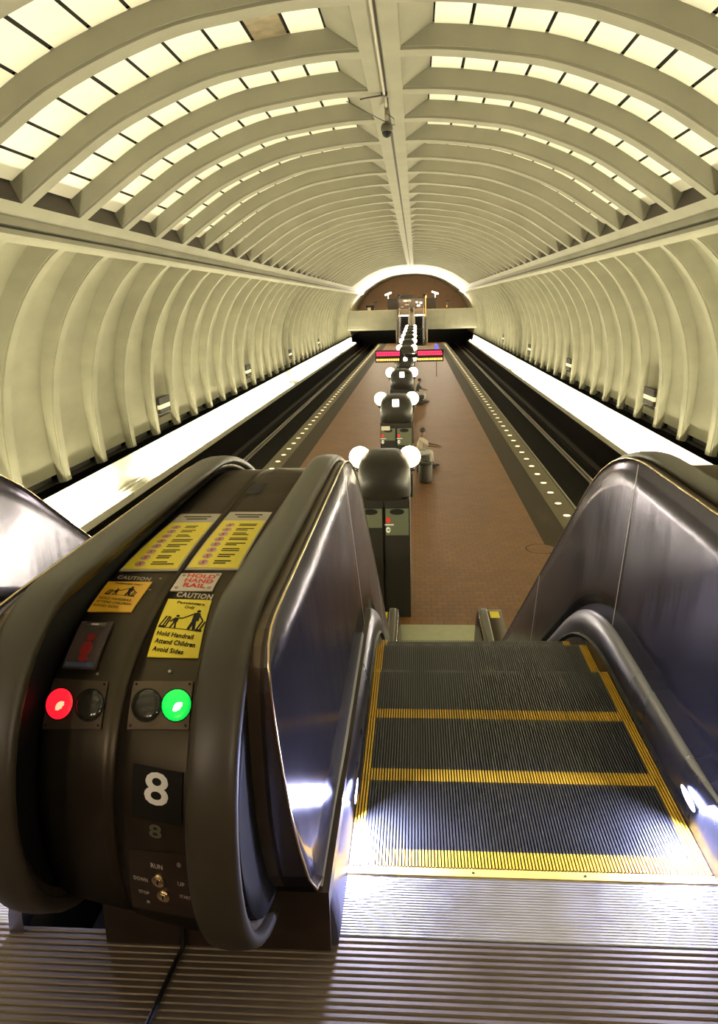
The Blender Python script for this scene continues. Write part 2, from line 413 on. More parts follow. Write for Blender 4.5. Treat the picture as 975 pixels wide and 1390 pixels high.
for s, nm in ((-1, 'left'), (1, 'right')):
    for k in range(-6, K1+9):
        off = (s == -1 and k in (3, )) or (s == -1 and k in (16, 30)) or (s == 1 and k in (19, 32))
        if off:
            o = put(TO, n_off == 0, k, s); n_off += 1
            lab = {3: 'unlit section of the left light trough near the camera', 16: 'dark section of the left light trough below the black wall joint',
                   30: 'dark section of the left light trough just before the far mezzanine', 19: 'dark section of the right light trough below the black wall joint', 32: 'dark section of the right light trough just before the far mezzanine'}[k]
            tag(o, lab, 'light')
        else:
            o = put(TL, n_on == 0, k, s); n_on += 1
            tag(o, 'bright section of the light trough running along the foot of the %s vault wall' % nm, 'light', 'lit trough sections along the %s wall' % nm)

# ---------------------------------------------------------------- station name plates on the walls
def wall_sign(s, y, lab):
    t = PL.L-.86; mb = MB(); w = .62
    def P(dt, dy, off): x, z = PL.at(t+dt, off); return (s*x, y+dy, z)
    def slab(t0, t1, a, b, o1, o2, mi):
        mb.grid([[P(t0, a, o1), P(t0, b, o1)], [P(t1, a, o1), P(t1, b, o1)]], mi, False)
        vs = [P(t_, y_, o_) for o_ in (o1, o2) for t_ in (t0, t1) for y_ in (a, b)]
        mb.add(vs, [(0, 1, 5, 4), (2, 3, 7, 6), (0, 2, 6, 4), (1, 3, 7, 5)], mi)
    slab(-.42, -.14, -w, w, .03, .14, 0); slab(.02, .20, -w, w, .03, .14, 0)
    slab(-.14, .02, -w, w, .035, .14, 1)
    for j in range(5): slab(.26, .31, -w+.1+j*.22, -w+.26+j*.22, .06, .14, 0)
    tag(mb.build('wall_sign', [M['signdark'], M['signlight']]), lab, 'sign')
for s, nm in ((-1, 'left'), (1, 'right')):
    for j, (kk, od) in enumerate(((5, 'nearest'), (11, 'second nearest'), (17, 'third nearest'), (24, 'farthest'))):
        wall_sign(s, yb(kk)+BAY/2, 'dark name plate low on the %s vault wall, %s of its four' % (nm, od))

# ---------------------------------------------------------------- end walls
def lunette(y, z0, m, name, hole=False):
    mb = MB(); pts = []
    prof = UP + LO
    R = [(x, y, z) for x, z in prof if z >= z0]; Lf = [(-x, y, z) for x, z in prof if z >= z0]
    for a, b, c, d in zip(R, R[1:], Lf[1:], Lf): mb.add([a, b, c, d], [(0, 1, 2, 3)], 0)
    a, b = R[-1], Lf[-1]
    mb.add([a, (a[0], y, z0), (b[0], y, z0), b], [(0, 1, 2, 3)], 0)
    return tag(mb.build(name, m), kind='structure')
lunette(130.5, 3.7, M['brownwall'], 'wall_far')
lunette(YS+.02, 1.0, M['brownwall'], 'wall_near')
mb = MB(); mb.box(-9.7, 9.7, YS-.1, YS+.02, -1.5, 1.0); tag(mb.build('wall_near', M['brownwall']), kind='structure')
mb = MB(); mb.box(-9.7, -3.9, 130.4, 130.5, -1.5, 3.7, 0); mb.box(3.9, 9.7, 130.4, 130.5, -1.5, 3.7, 0); mb.box(-3.9, 3.9, 130.4, 130.5, -1.5, 3.7, 0)
tag(mb.build('wall_far', M['black']), kind='structure')
# ---------------------------------------------------------------- far mezzanine
mb = MB(); mb.box(-9.3, 9.3, 112.9, 130.4, 3.3, 3.68)
tag(mb.build('floor_far_mezzanine', M['brownwall']), kind='structure')
for s, nm, n in ((-1, 'left', 7), (1, 'right', 8)):
    mb = MB(); x0, x1 = 2.05, 9.25
    prof = [(0, 1.85), (.0, 1.95), (-.10, 2.1), (-.14, 2.5), (-.10, 3.6), (0, 4.62), (.05, 4.70), (.25, 4.70), (.3, 4.6), (.3, 1.85)]
    rows = []
    for i in range(9):
        x = x0+(x1-x0)*i/8; bow = -.35*math.sin(math.pi*i/8)
        rows.append([(s*x, 112.6+bow+a, b) for a, b in prof])
    mb.grid(rows, 0, False, close_v=True); mb.poly(rows[0]); mb.poly(rows[-1])
    tag(mb.build('trim_%d' % n, M['concrete']), kind='structure')
    mb = MB(); mb.box(min(s*2.05, s*2.3), max(s*2.05, s*2.3), 112.9, 116, 0, 3.3)
    tag(mb.build('trim_%d' % (n+2), M['brownwall']), kind='structure')
# ================================================================ ESCALATORS
def frange(a, b, st):
    n = max(1, round((b-a)/st)); return [a+(b-a)*i/n for i in range(n+1)]
YCOLS = frange(1.8, 3.0, .2)+frange(3.1, 4.3, .1)[0:]+frange(4.6, 8.6, .5)+frange(8.9, 10.0, .1)+[10.4, 10.8, 11.1]
HW = .51
STEP = None
def step_mesh():
    mb = MB(); n = 107; p = 2*HW/n; D = .403
    def prof(y0, y1, mids):
        for i in range(n):
            x = -HW+p*i; mi = 0
            if i < 4 or i >= n-4: mi = 1
            if mids: mi = 1
            a, b, c = x+.0022, x+p-.0022, x+p
            mb.add([(x, y0, -.011), (a, y0, -.011), (a, y0, 0), (b, y0, 0), (b, y0, -.011), (c, y0, -.011),
                    (x, y1, -.011), (a, y1, -.011), (a, y1, 0), (b, y1, 0), (b, y1, -.011), (c, y1, -.011)],
                   [(1, 2, 8, 7), (2, 3, 9, 8), (3, 4, 10, 9)], mi)
    prof(0, .068, True); prof(.068, D, False)
    mb.add([(-HW, 0, -.011), (HW, 0, -.011), (HW, D, -.011), (-HW, D, -.011)], [(0, 1, 2, 3)], 2)
    mb.box(-HW, HW, D-.03, D, -.24, -.0115, 2); mb.box(-HW, HW, 0, .03, -.06, -.0115, 2)
    me = mb.rawmesh('step')
    for m in ('tread', 'yellow', 'treadgap'): me.materials.append(M[m])
    return me
STEPME = step_mesh()
def ribbed(mb, x0, x1, y0, y1, z, pitch, h, mi=0):
    n = round((y1-y0)/pitch); p = (y1-y0)/n; pts = []
    for i in range(n):
        y = y0+p*i; pts += [(y, z-h), (y+p*.3, z-h), (y+p*.42, z), (y+p*.88, z)]
    pts.append((y1, z-h))
    mb.grid([[(x0, y, zz), (x1, y, zz)] for y, zz in pts], mi, False)
def slab(mb, s, cols, xin, xout, mi=0, mo=0, me_=0):
    """cols: (y, ztop, zbot); s mirrors x; xin(y, z, k) gives the inner face; rows across height"""
    R = 6
    inn = [[(s*xin(y, zt+(zb-zt)*j/R), y, zt+(zb-zt)*j/R) for j in range(R+1)] for y, zt, zb in cols]
    out = [[(s*xout, y, zt+(zb-zt)*j/R) for j in range(R+1)] for y, zt, zb in cols]
    mb.grid(inn, mi, True); mb.grid(out, mo, True)
    mb.grid([[a[0], b[0]] for a, b in zip(inn, out)], me_, False); mb.grid([[a[-1], b[-1]] for a, b in zip(inn, out)], me_, False)
    mb.grid([inn[0], out[0]], me_, False); mb.grid([inn[-1], out[-1]], me_, False)
FRONT = [(1.42, 4.74, 4.69), (1.424, 4.80, 4.60), (1.437, 4.85, 4.50), (1.465, 4.885, 4.40), (1.51, 4.905, 4.29), (1.57, 4.912, 4.21), (1.66, 4.915, 4.17)]
def cols_panel(dy=0., inset=0.):
    c = [(y+dy*max(0, (2.4-y)), zt-inset, zb+inset) for y, zt, zb in FRONT]
    c += [(y, 4.915-drop(y)-inset, 4.17-drop(y)+inset) for y in YCOLS if y > 1.7]
    # far newel end
    for y, zt, zb in FRONT[::-1]:
        c.append((11.15+(1.66-y), zt-4-inset, zb-4+inset))
    return c
def rail_path(dy=0.):
    P = [(1.95+dy, 4.115), (1.8+dy, 4.115)]
    P += [(1.65+dy-.415*math.sin(a*math.pi/20), 4.53-.415*math.cos(a*math.pi/20)) for a in range(0, 21)]
    P += [(y, 4.945-drop(y)) for y in frange(2.0, 11.0, .1)]
    P += [(11.15+.415*math.sin(a*math.pi/20), .53+.415*math.cos(a*math.pi/20)) for a in range(0, 21)]
    P += [(11.0, .115), (10.85, .115)]
    return P
RSEC = [(-.046, -.030), (-.051, -.020), (-.051, -.009), (-.045, -.002), (-.033, .002), (-.015, .004), (0, .0045), (.015, .004), (.033, .002), (.045, -.002), (.051, -.009), (.051, -.020), (.046, -.030), (.03, -.034), (-.03, -.034)]
def sweep(mb, path, sec, xc, mi=0, close=True):
    rows = []
    for i, p in enumerate(path):
        a, b = path[max(i-1, 0)], path[min(i+1, len(path)-1)]
        ty, tz = b[0]-a[0], b[1]-a[1]; l = math.hypot(ty, tz); ny, nz = -tz/l, ty/l
        rows.append([(xc+u, p[0]+ny*v, p[1]+nz*v) for u, v in sec])
    mb.grid(rows, mi, True, close_v=close)
def balustrade(root, s, dy, base_y):
    """s=-1 left, 1 right (local x)"""
    cp = cols_panel()
    def xin(y, z): k = max(0., min(1., (z+drop(y)-4.17)/.745)) if y < 11.2 else (z+4-4.17)/.745; return .550+.068*k
    mb = MB(); slab(mb, s, cp, xin, .630, 0, 0, 0)
    pan = mb.build('balustrade_panel', M['steel'], root)
    for ys in (3.2, 5.6, 8.0):
        t = MB(); d = drop(ys)
        t.add([(s*(xin(ys, 4.90-d)-.0012), ys+.001, 4.90-d), (s*(xin(ys, 4.90-d)-.0012), ys+.009, 4.90-d), (s*(.545-.0012), ys+.014, 4.18-d), (s*(.545-.0012), ys+.005, 4.18-d)], [(0, 1, 2, 3)])
        t.build('panel_seam', M['splate'], pan)
    mb = MB(); sh = [(y+dy*.9 if y < 1.7 else y, a, b) for y, a, b in cols_panel()]
    slab(mb, s, sh, lambda y, z: .621, .658, 0, 0, 0); mb.build('newel_rim', M['bronze2'], root)
    out = [(y, zt) for y, zt, zb in cp[:60]]
    top = [(y, zt+.003) for y, zt, zb in cp[:-7]]; bot = [(y-.002, zb-.002) for y, zt, zb in cp[:7]][::-1]
    mb = MB()
    tp = [(s*(xin(y, z)-.001), y-.002, z) for y, z in bot+top]
    mb.tube(tp, .0035, 6); mb.build('edge_trim', M['brass'], root)
    # handrail and the dark core it runs round
    mb = MB(); sweep(mb, rail_path(dy), RSEC, s*.70); hr = mb.build('handrail', M['rubber'], root)
    mb = MB(); path = rail_path(dy)
    g = [(u*.62, v-.022) for u, v in [(-.05, -.03), (-.05, 0), (.05, 0), (.05, -.03)]]
    sweep(mb, path, g, s*.70); mb.build('rail_guide', M['bronze2'], root)
    mb = MB(); cc = []
    for i in range(11):
        a = math.pi*i/20; y = 1.65+dy-.36*math.cos(a); h = .36*math.sin(a); cc.append((y, 4.53+h+.001, 4.53-h))
    cc += [(y, 4.89-drop(y), 4.17-drop(y)) for y in YCOLS if y > 1.95]
    cc += [(11.15+.36*math.sin(math.pi*i/20), .53+.36*math.cos(math.pi*i/20), .53-.36*math.cos(math.pi*i/20)) for i in range(0, 11)]
    slab(mb, s, cc, lambda y, z: .657, .705); mb.build('rail_core', M['black'], root)
    # inner deck and skirt
    def sec(y):
        d = drop(y); w = max(0., min(1., (y-1.92)/.35)); w = w*w*(3-2*w)
        if y > 10.6: w *= max(0., (11.15-y)/.55)
        b = .014*w
        return [(.551, 4.172-d), (.546-b*.3, 4.171-d), (.538-b, 4.155-d), (.530-b*1.4, 4.13-d), (.522-b*1.2, 4.095-d), (.514-b*.5, 4.055-d), (.511, 4.02-d), (.511, 3.93-d)]
    ys = frange(base_y, 3.0, .08)+frange(3.08, 4.3, .08)+frange(4.5, 8.7, .3)+frange(8.8, 10, .1)+frange(10.1, 11.4, .1)
    mb = MB(); mb.grid([[(s*x, y, z) for x, z in sec(y)] for y in ys], 0, True)
    mb.poly([(s*x, base_y, z) for x, z in sec(base_y)]+[(s*.551, base_y, 3.93)])
    dk = mb.build('inner_deck', M['steel2'], root)
    mb = MB(); bp = [y for y in ys if 2.05 < y < 11.0]
    mb.grid([[(s*.512, y, 4.052-drop(y)), (s*(.498 if 2.12 < y < 10.9 else .508), y, 4.038-drop(y)), (s*.512, y, 4.018-drop(y))] for y in bp], 0, False)
    mb.build('skirt_brush', M['black'], dk)
    # comb lamp let into the deck beside the comb
    mb = MB(); pts = []
    for a in range(16):
        u = math.cos(a*math.pi/8)*.062; v = math.sin(a*math.pi/8)*.017
        pts.append((s*(.499+.03*v), 2.10+u, 4.105+v))
    mb.poly(pts); lamp = mb.build('comb_lamp', M['lamp'], dk)
    lt = bpy.data.lights.new('comb_lamp_light', 'AREA'); lt.shape = 'ELLIPSE'; lt.size = .13; lt.size_y = .035
    lt.energy = 34.0; lt.color = (.56, .60, 1.0)
    lo = bpy.data.objects.new('comb_lamp_light', lt); COL.objects.link(lo); lo.parent = dk
    lo.location = (s*.490, 2.08, 4.108)
    lo.rotation_euler = Vector((-s*.85, -.72, -.36)).to_track_quat('-Z', 'Y').to_euler()
def make_escalator(name, label, group=None, dyl=0., dyr=0., outer=(1,), near=True):
    root = empty(name, (0, 0, 0), label, 'escalator', group)
    i = 0; y = 1.905
    while y+.405 < 11.25:
        o = bpy.data.objects.new('step', STEPME); COL.objects.link(o); o.parent = root
        o.location = (0, y+.001, 4-drop(y+.403)); y += .405
    balustrade(root, -1, dyl, 1.62); balustrade(root, 1, dyr, 1.62 if dyl == 0 and dyr == 0 else 1.62)
    mb = MB(); ribbed(mb, -.51, .51, 1.65, 1.868, 4.0, .0095, .0012); mb.box(-.51, .51, 1.648, 1.868, 3.9, 3.9975)
    mb.build('landing_plate', M['landing'], root)
    mb = MB(); mb.box(-.51, .51, 1.868, 1.897, 3.9, 4.003, 0)
    for k in range(107):
        x = -HW+2*HW*k/107; mb.add([(x-.0012, 1.897, 4.003), (x+.0012, 1.897, 4.003), (x+.0008, 1.915, 3.992), (x-.0008, 1.915, 3.992), (x-.0012, 1.897, 3.99), (x+.0012, 1.897, 3.99)],
                                   [(0, 1, 2, 3), (0, 3, 4), (1, 5, 2)], 0)
    for sx in (-1, -.33, .33, 1): mb.cyl((sx*.47, 1.882, 4.003), .004, .0012, n=8, mi=1)
    mb.build('comb_plate', [M['comb'], M['black']], root)
    mb = MB(); mb.box(-.51, .51, 11.26, 11.30, -.1, .003, 0); mb.build('comb_plate', M['comb'], root)
    mb = MB(); ribbed(mb, -.9, .9, 11.30, 12.77, .004, .03, .002); mb.box(-.9, .9, 11.30, 12.77, -.1, .0015)
    mb.build('landing_plate', M['granite2'], root)
    # truss below the steps, so the stair well is closed from beneath
    mb = MB(); mb.grid([[(x, y, 3.62-drop(y)) for x in (-.95, .95)] for y in frange(1.7, 11.2, .25) if 3.62-drop(y) > -.2], 0, False)
    for s in (-1, 1): mb.grid([[(s*.515, y, 3.95-drop(y)), (s*.515, y, max(-.2, 3.62-drop(y)))] for y in frange(1.7, 11.3, .2)], 0, False)
    mb.build('truss', M['signdark'], root)
    return root
M['granite2'] = mat('pale_landing_plate', (.36, .37, .25), .4, .3, noise=(7, .15))
def cladding(root, s, x0, x1, bot=False):
    """outer deck and side of a balustrade that has no neighbour"""
    mb = MB(); T = [CT[-1]*i/110 for i in range(111)]
    P = [cowl(-.05, t) for t in T]
    mb.grid([[(s*x0, y, z), (s*x1, y, z)] for _, y, z in P], 0, True)
    mb.grid([[(s*x1, y, z), (s*x1, y, z-.9)] for _, y, z in P[8:]], 0, True)
    e = P[-1]; mb.grid([[(s*x0, y, z), (s*x1, y, z)] for y, z in [(e[1], e[2])]+[(11.3+.23*math.sin(a), .65+.235*math.cos(a)) for a in (.4, .8, 1.2, 1.6)]+[(11.5, .2), (11.4, .02)]], 0, True)
    return mb.build('outer_cladding', M['bronze'], root)

esc = make_escalator('escalator', 'steel escalator descending on the right, its grooved steps edged in yellow')
esc.location = (.9, 0, 0)
cl = cladding(esc, 1, .74, .98)
mb = MB(); mb.add([(.79, 11.0, .892), (.93, 11.0, .892), (.93, 11.25, .892), (.79, 11.25, .892)], [(0, 1, 2, 3)], 0)
mb.build('yellow_sticker', M['sy'], esc)['label'] = 'yellow sticker on the lower newel top'
esc2 = make_escalator('escalator', 'steel escalator at the left edge, mostly hidden behind the numbered housing', dyr=.08)
esc2.location = (-.985, 0, 0)
cladding(esc2, -1, .74, .98)

# ---------------------------------------------------------------- control housing between the two escalators
hs = empty('escalator_housing', (-.05, 1.6, 4.0), 'dark rounded housing between the escalators with stickers, signal lights and number 8', 'housing')
HP = Vector((-.05, 1.6, 4.0))
def hbuild(mb, name, m, parent=hs, label=None):
    mb.v = [(x-HP.x, y-HP.y, z-HP.z) for x, y, z in mb.v] if parent is hs or True else mb.v
    o = mb.build(name, m, parent)
    if label: o['label'] = label
    return o
XS, XL, XR = -.065, -.262, .152
def cover(x0, x1, off, name, tmax=None):
    mb = MB(); n = 150; L = tmax or CT[-1]-.02
    T = [L*(i/n)**1.35 for i in range(n+1)]
    m = 6; xs = [x0+(x1-x0)*j/m for j in range(m+1)]
    mb.grid([[cowl(x, t, off-.004*(abs(2*j/m-1))**6) for j, x in enumerate(xs)] for t in T], 0, True)
    mb.grid([[cowl(x0, t, off-.004), cowl(x0, t, off-.05)] for t in T], 0, True)
    mb.grid([[cowl(x1, t, off-.004), cowl(x1, t, off-.05)] for t in T], 0, True)
    return hbuild(mb, name, M['bronze'])
right_cover = cover(XS+.002, XR, .004, 'cover_panel')
left_cover = cover(XL, XS-.002, -.002, 'cover_panel')
mb = MB(); n = 60
mb.grid([[cowl(x, CT[-1]*i/n, -.03) for x in (XL, XR)] for i in range(n+1)], 0, True)
hbuild(mb, 'inner_shell', M['black'])
mb = MB(); mb.box(-.205, .372, 1.60, 3.4, 3.97, 4.17); hbuild(mb, 'plinth', M['plinth'])
mb = MB(); mb.box(-.19, .245, 1.75, 3.3, 3.97, 4.25); hbuild(mb, 'plinth_core', M['black'])

OFF = {0: .002, 1: .0055}
def lay(x): return .0055 if x > XS else .0
def on(x, t, h): return cowl(x, t, lay(x)+h)
def patch(q, h, name, m, label=None, parent=hs, thick=.0012, n=6, rc=0):
    """q = four (x,t) corners: top-left, top-right, bottom-right, bottom-left"""
    mb = MB(); rows = []
    for i in range(n+1):
        k = i/n; a = [q[0][j]+(q[3][j]-q[0][j])*k for j in (0, 1)]; b = [q[1][j]+(q[2][j]-q[1][j])*k for j in (0, 1)]
        rows.append([on(a[0]+(b[0]-a[0])*u/3, a[1]+(b[1]-a[1])*u/3, h+thick) for u in range(4)])
    mb.grid(rows, 0, False)
    base = [[on(a_[0], a_[1], h-.002) for a_ in (q[0], q[1])], [on(a_[0], a_[1], h-.002) for a_ in (q[3], q[2])]]
    mb.grid([[rows[0][0], rows[0][-1]], base[0]], 0, False); mb.grid([[rows[-1][0], rows[-1][-1]], base[1]], 0, False)
    mb.grid([[r[0] for r in rows], [on(q[0][0]+(q[3][0]-q[0][0])*i/n, q[0][1]+(q[3][1]-q[0][1])*i/n, h-.002) for i in range(n+1)]], 0, False)
    mb.grid([[r[-1] for r in rows], [on(q[1][0]+(q[2][0]-q[1][0])*i/n, q[1][1]+(q[2][1]-q[1][1])*i/n, h-.002) for i in range(n+1)]], 0, False)
    return hbuild(mb, name, m, parent, label)
def rect(x0, x1, t0, t1, sk=0.): return [(x0+sk, t1), (x1+sk, t1), (x1, t0), (x0, t0)]
_dg = None
def text_mesh(s, bold=.0, sp=1.):
    cu = bpy.data.curves.new('txt', 'FONT'); cu.body = s; cu.size = 1; cu.offset = bold; cu.space_character = sp; cu.resolution_u = 3
    o = bpy.data.objects.new('txt', cu); COL.objects.link(o); bpy.context.view_layer.update()
    dg = bpy.context.evaluated_depsgraph_get(); me = bpy.data.meshes.new_from_object(o.evaluated_get(dg))
    V = [tuple(v.co) for v in me.vertices]; F = [tuple(p.vertices) for p in me.polygons]
    bpy.data.objects.remove(o); bpy.data.curves.remove(cu); bpy.data.meshes.remove(me)
    x0 = min(v[0] for v in V); x1 = max(v[0] for v in V); y0 = min(v[1] for v in V); y1 = max(v[1] for v in V)
    return [((v[0]-x0)/(x1-x0), (v[1]-y0)/(y1-y0)) for v in V], F
def write(mb, s, x0, x1, t0, t1, h, sk=0., bold=.02, sp=1.05):
    """text stretched to fill the given box on the housing skin"""
    V, F = text_mesh(s, bold, sp)
    mb.add([on(x0+(x1-x0)*u+sk*v, t0+(t1-t0)*v, h) for u, v in V], F, 0)
def strokes(mb, L, h, w=.003):
    for (xa, ta), (xb, tb) in L:
        dx, dt = xb-xa, tb-ta; l = math.hypot(dx, dt) or 1; px, pt = -dt/l*w/2, dx/l*w/2
        mb.add([on(xa+px, ta+pt, h), on(xa-px, ta-pt, h), on(xb-px, tb-pt, h), on(xb+px, tb+pt, h)], [(0, 1, 2, 3)])
def disc(mb, cx, ct, r, h, mi=0, n=16, h0=None, rt=None):
    rt = rt or r
    P = [on(cx+r*math.cos(2*math.pi*i/n), ct+rt*math.sin(2*math.pi*i/n), h) for i in range(n)]
    mb.add(P, [tuple(range(n))], mi)
    if h0 is not None:
        Q = [on(cx+r*math.cos(2*math.pi*i/n), ct+rt*math.sin(2*math.pi*i/n), h0) for i in range(n)]
        mb.grid([Q, P], mi, True, close_v=True)
def dome(mb, cx, ct, r, h, rise, mi=0, n=20, m=5):
    mb.grid([[on(cx+r*math.cos(a)*math.cos(2*math.pi*i/n), ct+r*math.cos(a)*math.sin(2*math.pi*i/n), h+rise*math.sin(a)) for i in range(n)] for a in [math.pi/2*j/m for j in range(m)]]+[[on(cx, ct, h+rise)]*n], mi, True, close_v=True)

# number plate
pl = patch(rect(-.018, .100, .440, .548), .0005, 'number_plate', M['ink'], 'black number plate with a white 8')
mb = MB(); write(mb, '8', .012, .069, .474, .540, .0035, bold=.015); hbuild(mb, 'numeral', M['white'], pl)
mb = MB(); write(mb, '8', .022, .052, .403, .433, .0016, bold=.02); hbuild(mb, 'faded_numeral', M['ghost'])
# key switch plate
kp = patch([(-.030, .362), (.106, .378), (.112, .196), (-.052, .180)], .0003, 'key_switch_plate', M['plinth'], 'dark plate with two brass key switches')
for cx, ct in ((.034, .300), (.040, .257)):
    mb = MB(); disc(mb, cx, ct, .0145, .009, 0, 20, h0=0.); disc(mb, cx, ct, .0105, .011, 0, 20, h0=.008)
    k = hbuild(mb, 'key_switch', M['brass'], kp)
    mb = MB(); strokes(mb, [((cx, ct+.005), (cx, ct-.005))], .0116, .003); hbuild(mb, 'keyhole', M['ink'], k)
mb = MB(); write(mb, 'RUN', .020, .048, .330, .342, .003); write(mb, 'DOWN', -.028, .006, .285, .296, .003); write(mb, 'UP', .080, .096, .297, .308, .003)
write(mb, 'STOP', -.022, .004, .246, .256, .003); write(mb, 'START', .080, .106, .262, .272, .003)
hbuild(mb, 'switch_lettering', M['splate'], kp)
mb = MB(); disc(mb, .088, .352, .005, .004, 0, 10, h0=0.); disc(mb, -.005, .218, .004, .004, 0, 10, h0=0.)
hbuild(mb, 'screw', M['rail'], kp)
# signal light plates
def signal(q, lens, cold, hot, lab):
    p = patch(q, .001, 'signal_plate', M['plinth2'], lab, thick=.002)
    mb = MB()
    for i, (a, b) in enumerate(q):
        cx = sum(v[0] for v in q)/4; ct = sum(v[1] for v in q)/4
        disc(mb, a+(cx-a)*.11, b+(ct-b)*.14, .0026, .0052, 0, 8, h0=.002)
    hbuild(mb, 'screw', M['black'], p)
    for (cx, ct, m, hm, nm) in ((lens[0], lens[1], lens[2], lens[3], 'lit_lens'), (cold[0], cold[1], M['darklens'], None, 'unlit_lens')):
        mb = MB(); disc(mb, cx, ct, .0375, .0036, 0, 28, h0=.001); hbuild(mb, 'bezel', M['black'], p)
        mb = MB(); dome(mb, cx, ct, .0350, .0040, .008); l = hbuild(mb, nm, m, p)
        if hm:
            mb = MB(); mb.grid([[on(cx+.013+r_*math.cos(2*math.pi*i/16), ct-.012+r_*math.sin(2*math.pi*i/16), .0132-8*((.013+r_*math.cos(2*math.pi*i/16))**2+(-.012+r_*math.sin(2*math.pi*i/16))**2)) for i in range(16)] for r_ in (.0165, .010, .0001)], 0, True, close_v=True)
            hbuild(mb, 'bright_core', hm, l)
M['plinth2'] = mat('signal_plate_metal', (.11, .085, .06), .35, .7, noise=(20, .3))
signal([(-.258, .700), (-.116, .712), (-.108, .605), (-.258, .584)], (-.226, .644, M['redlens'], M['redhot']), (-.148, .652), M['redhot'], 'metal plate with a glowing red signal lens beside an unlit one')
signal([(-.050, .719), (.094, .740), (.104, .634), (-.042, .613)], (.066, .680, M['greenlens'], M['greenhot']), (-.005, .670), None, 'metal plate with a glowing green signal lens beside an unlit one')
# smoked box with the faint red figure
bx = patch([(-.247, .872), (-.162, .884), (-.158, .734), (-.243, .726)], .003, 'indicator_box', M['boxface'], 'smoked cover over a dim red figure', thick=.006)
mb = MB(); disc(mb, -.200, .822, .011, .0105, rt=.012); disc(mb, -.200, .785, .016, .0105, rt=.024); disc(mb, -.198, .757, .013, .0105, rt=.010)
hbuild(mb, 'dim_figure', M['reddim'], bx)
patch([(-.238, .742), (-.164, .749), (-.163, .738), (-.239, .731)], .0092, 'blue_strip', M['blueglass'], parent=bx, n=1)
patch([(-.232, .868), (-.176, .875), (-.178, .861), (-.231, .855)], .0092, 'maker_strip', M['rail'], parent=bx, n=1)
mb = MB(); strokes(mb, [((-.216, .864), (-.196, .866))], .0112, .006); hbuild(mb, 'white_mark', M['white'], bx)
# right caution sticker
cs = patch([(-.050, 1.006), (.068, 1.018), (.090, .803), (-.037, .788)], .0008, 'caution_sticker', M['sy'], 'yellow caution sticker with two figures between handrails')
h = .0028
mb = MB(); write(mb, 'CAUTION', -.034, .066, 1.020, 1.046, .0015, bold=.03, sp=1.15); hbuild(mb, 'caution_heading', M['splate'])
mb = MB(); write(mb, 'Passengers', -.020, .056, .984, 1.000, h); write(mb, 'Only', .006, .034, .966, .982, h)
hbuild(mb, 'sticker_heading', M['ink'], cs); mb = MB()
write(mb, 'Hold Handrail', -.034, .062, .856, .872, h, bold=.03); write(mb, 'Attend Children', -.032, .074, .831, .847, h, bold=.03); write(mb, 'Avoid Sides', -.030, .050, .806, .821, h, bold=.03)
hbuild(mb, 'sticker_lettering', M['ink'], cs)
def pictogram(x0, x1, t0, t1, h, parent):
    mb = MB(); X = lambda u: x0+(x1-x0)*u; T = lambda v: t0+(t1-t0)*v; w = (x1-x0)
    S = lambda L, wd: strokes(mb, [((X(a), T(b)), (X(c), T(d))) for (a, b), (c, d) in L], h, w*wd)
    disc(mb, X(.76), T(.93), w*.045, h); disc(mb, X(.34), T(.60), w*.04, h)
    S([((.76, .86), (.74, .55)), ((.74, .55), (.80, .05)), ((.74, .55), (.68, .05))], .07)
    S([((.75, .82), (.76, .45))], .15)
    S([((.72, .82), (.45, .50)), ((.78, .80), (.93, .50))], .035)
    S([((.34, .52), (.33, .30))], .10); S([((.35, .30), (.38, .04)), ((.32, .30), (.27, .04)), ((.38, .50), (.47, .52)), ((.30, .48), (.22, .30))], .04)
    S([((.02, .05), (.10, .55)), ((.10, .05), (.16, .55)), ((.16, .05), (.20, .52))], .035)
    S([((.86, .05), (.93, .50)), ((.93, .05), (.99, .46))], .04); S([((.0, .03), (1., .03))], .02)
    S([((.02, .05), (.16, .05)), ((.84, .05), (.98, .05))], .07)
    return hbuild(mb, 'pictogram', M['ink'], parent)
pictogram(-.040, .078, .884, .968, h, cs)
# left caution sticker
ca = patch([(-.255, 1.079), (-.128, 1.097), (-.134, .940), (-.255, .922)], .0008, 'caution_sticker', M['so'], 'amber caution sticker, the smaller one on the left half')
mb = MB(); write(mb, 'CAUTION', -.238, -.138, 1.100, 1.122, .0015, bold=.03, sp=1.15); hbuild(mb, 'caution_heading', M['sgrey'])
mb = MB(); write(mb, 'HOLD HANDRAIL', -.246, -.150, .983, .995, h); write(mb, 'ATTEND CHILDREN', -.248, -.146, .965, .977, h); write(mb, 'AVOID SIDES', -.250, -.176, .947, .958, h)
hbuild(mb, 'sticker_lettering', M['ink'], ca); mb = MB(); write(mb, 'PASSENGERS ONLY', -.230, -.148, 1.068, 1.077, h)
hbuild(mb, 'sticker_heading', M['ink'], ca)
pictogram(-.240, -.150, 1.008, 1.060, h, ca)
# hold hand rail plate
hh = patch([(-.056, 1.146), (.058, 1.162), (.057, 1.062), (-.058, 1.046)], .0015, 'handrail_plate', M['splate'], 'cream plate with red lettering')
mb = MB(); write(mb, 'HOLD', -.034, .048, 1.124, 1.146, .004, bold=.04); write(mb, 'HAND', -.034, .048, 1.097, 1.119, .004, bold=.04); write(mb, 'RAIL', -.030, .034, 1.070, 1.092, .004, bold=.04)
hbuild(mb, 'plate_lettering', M['red'], hh)
for cx, ct in ((-.046, 1.064), (.044, 1.078), (-.044, 1.134), (.050, 1.150)):
    mb = MB(); disc(mb, cx, ct, .0055, .005, 0, 10, h0=.002); hbuild(mb, 'bolt', M['rail'], hh)
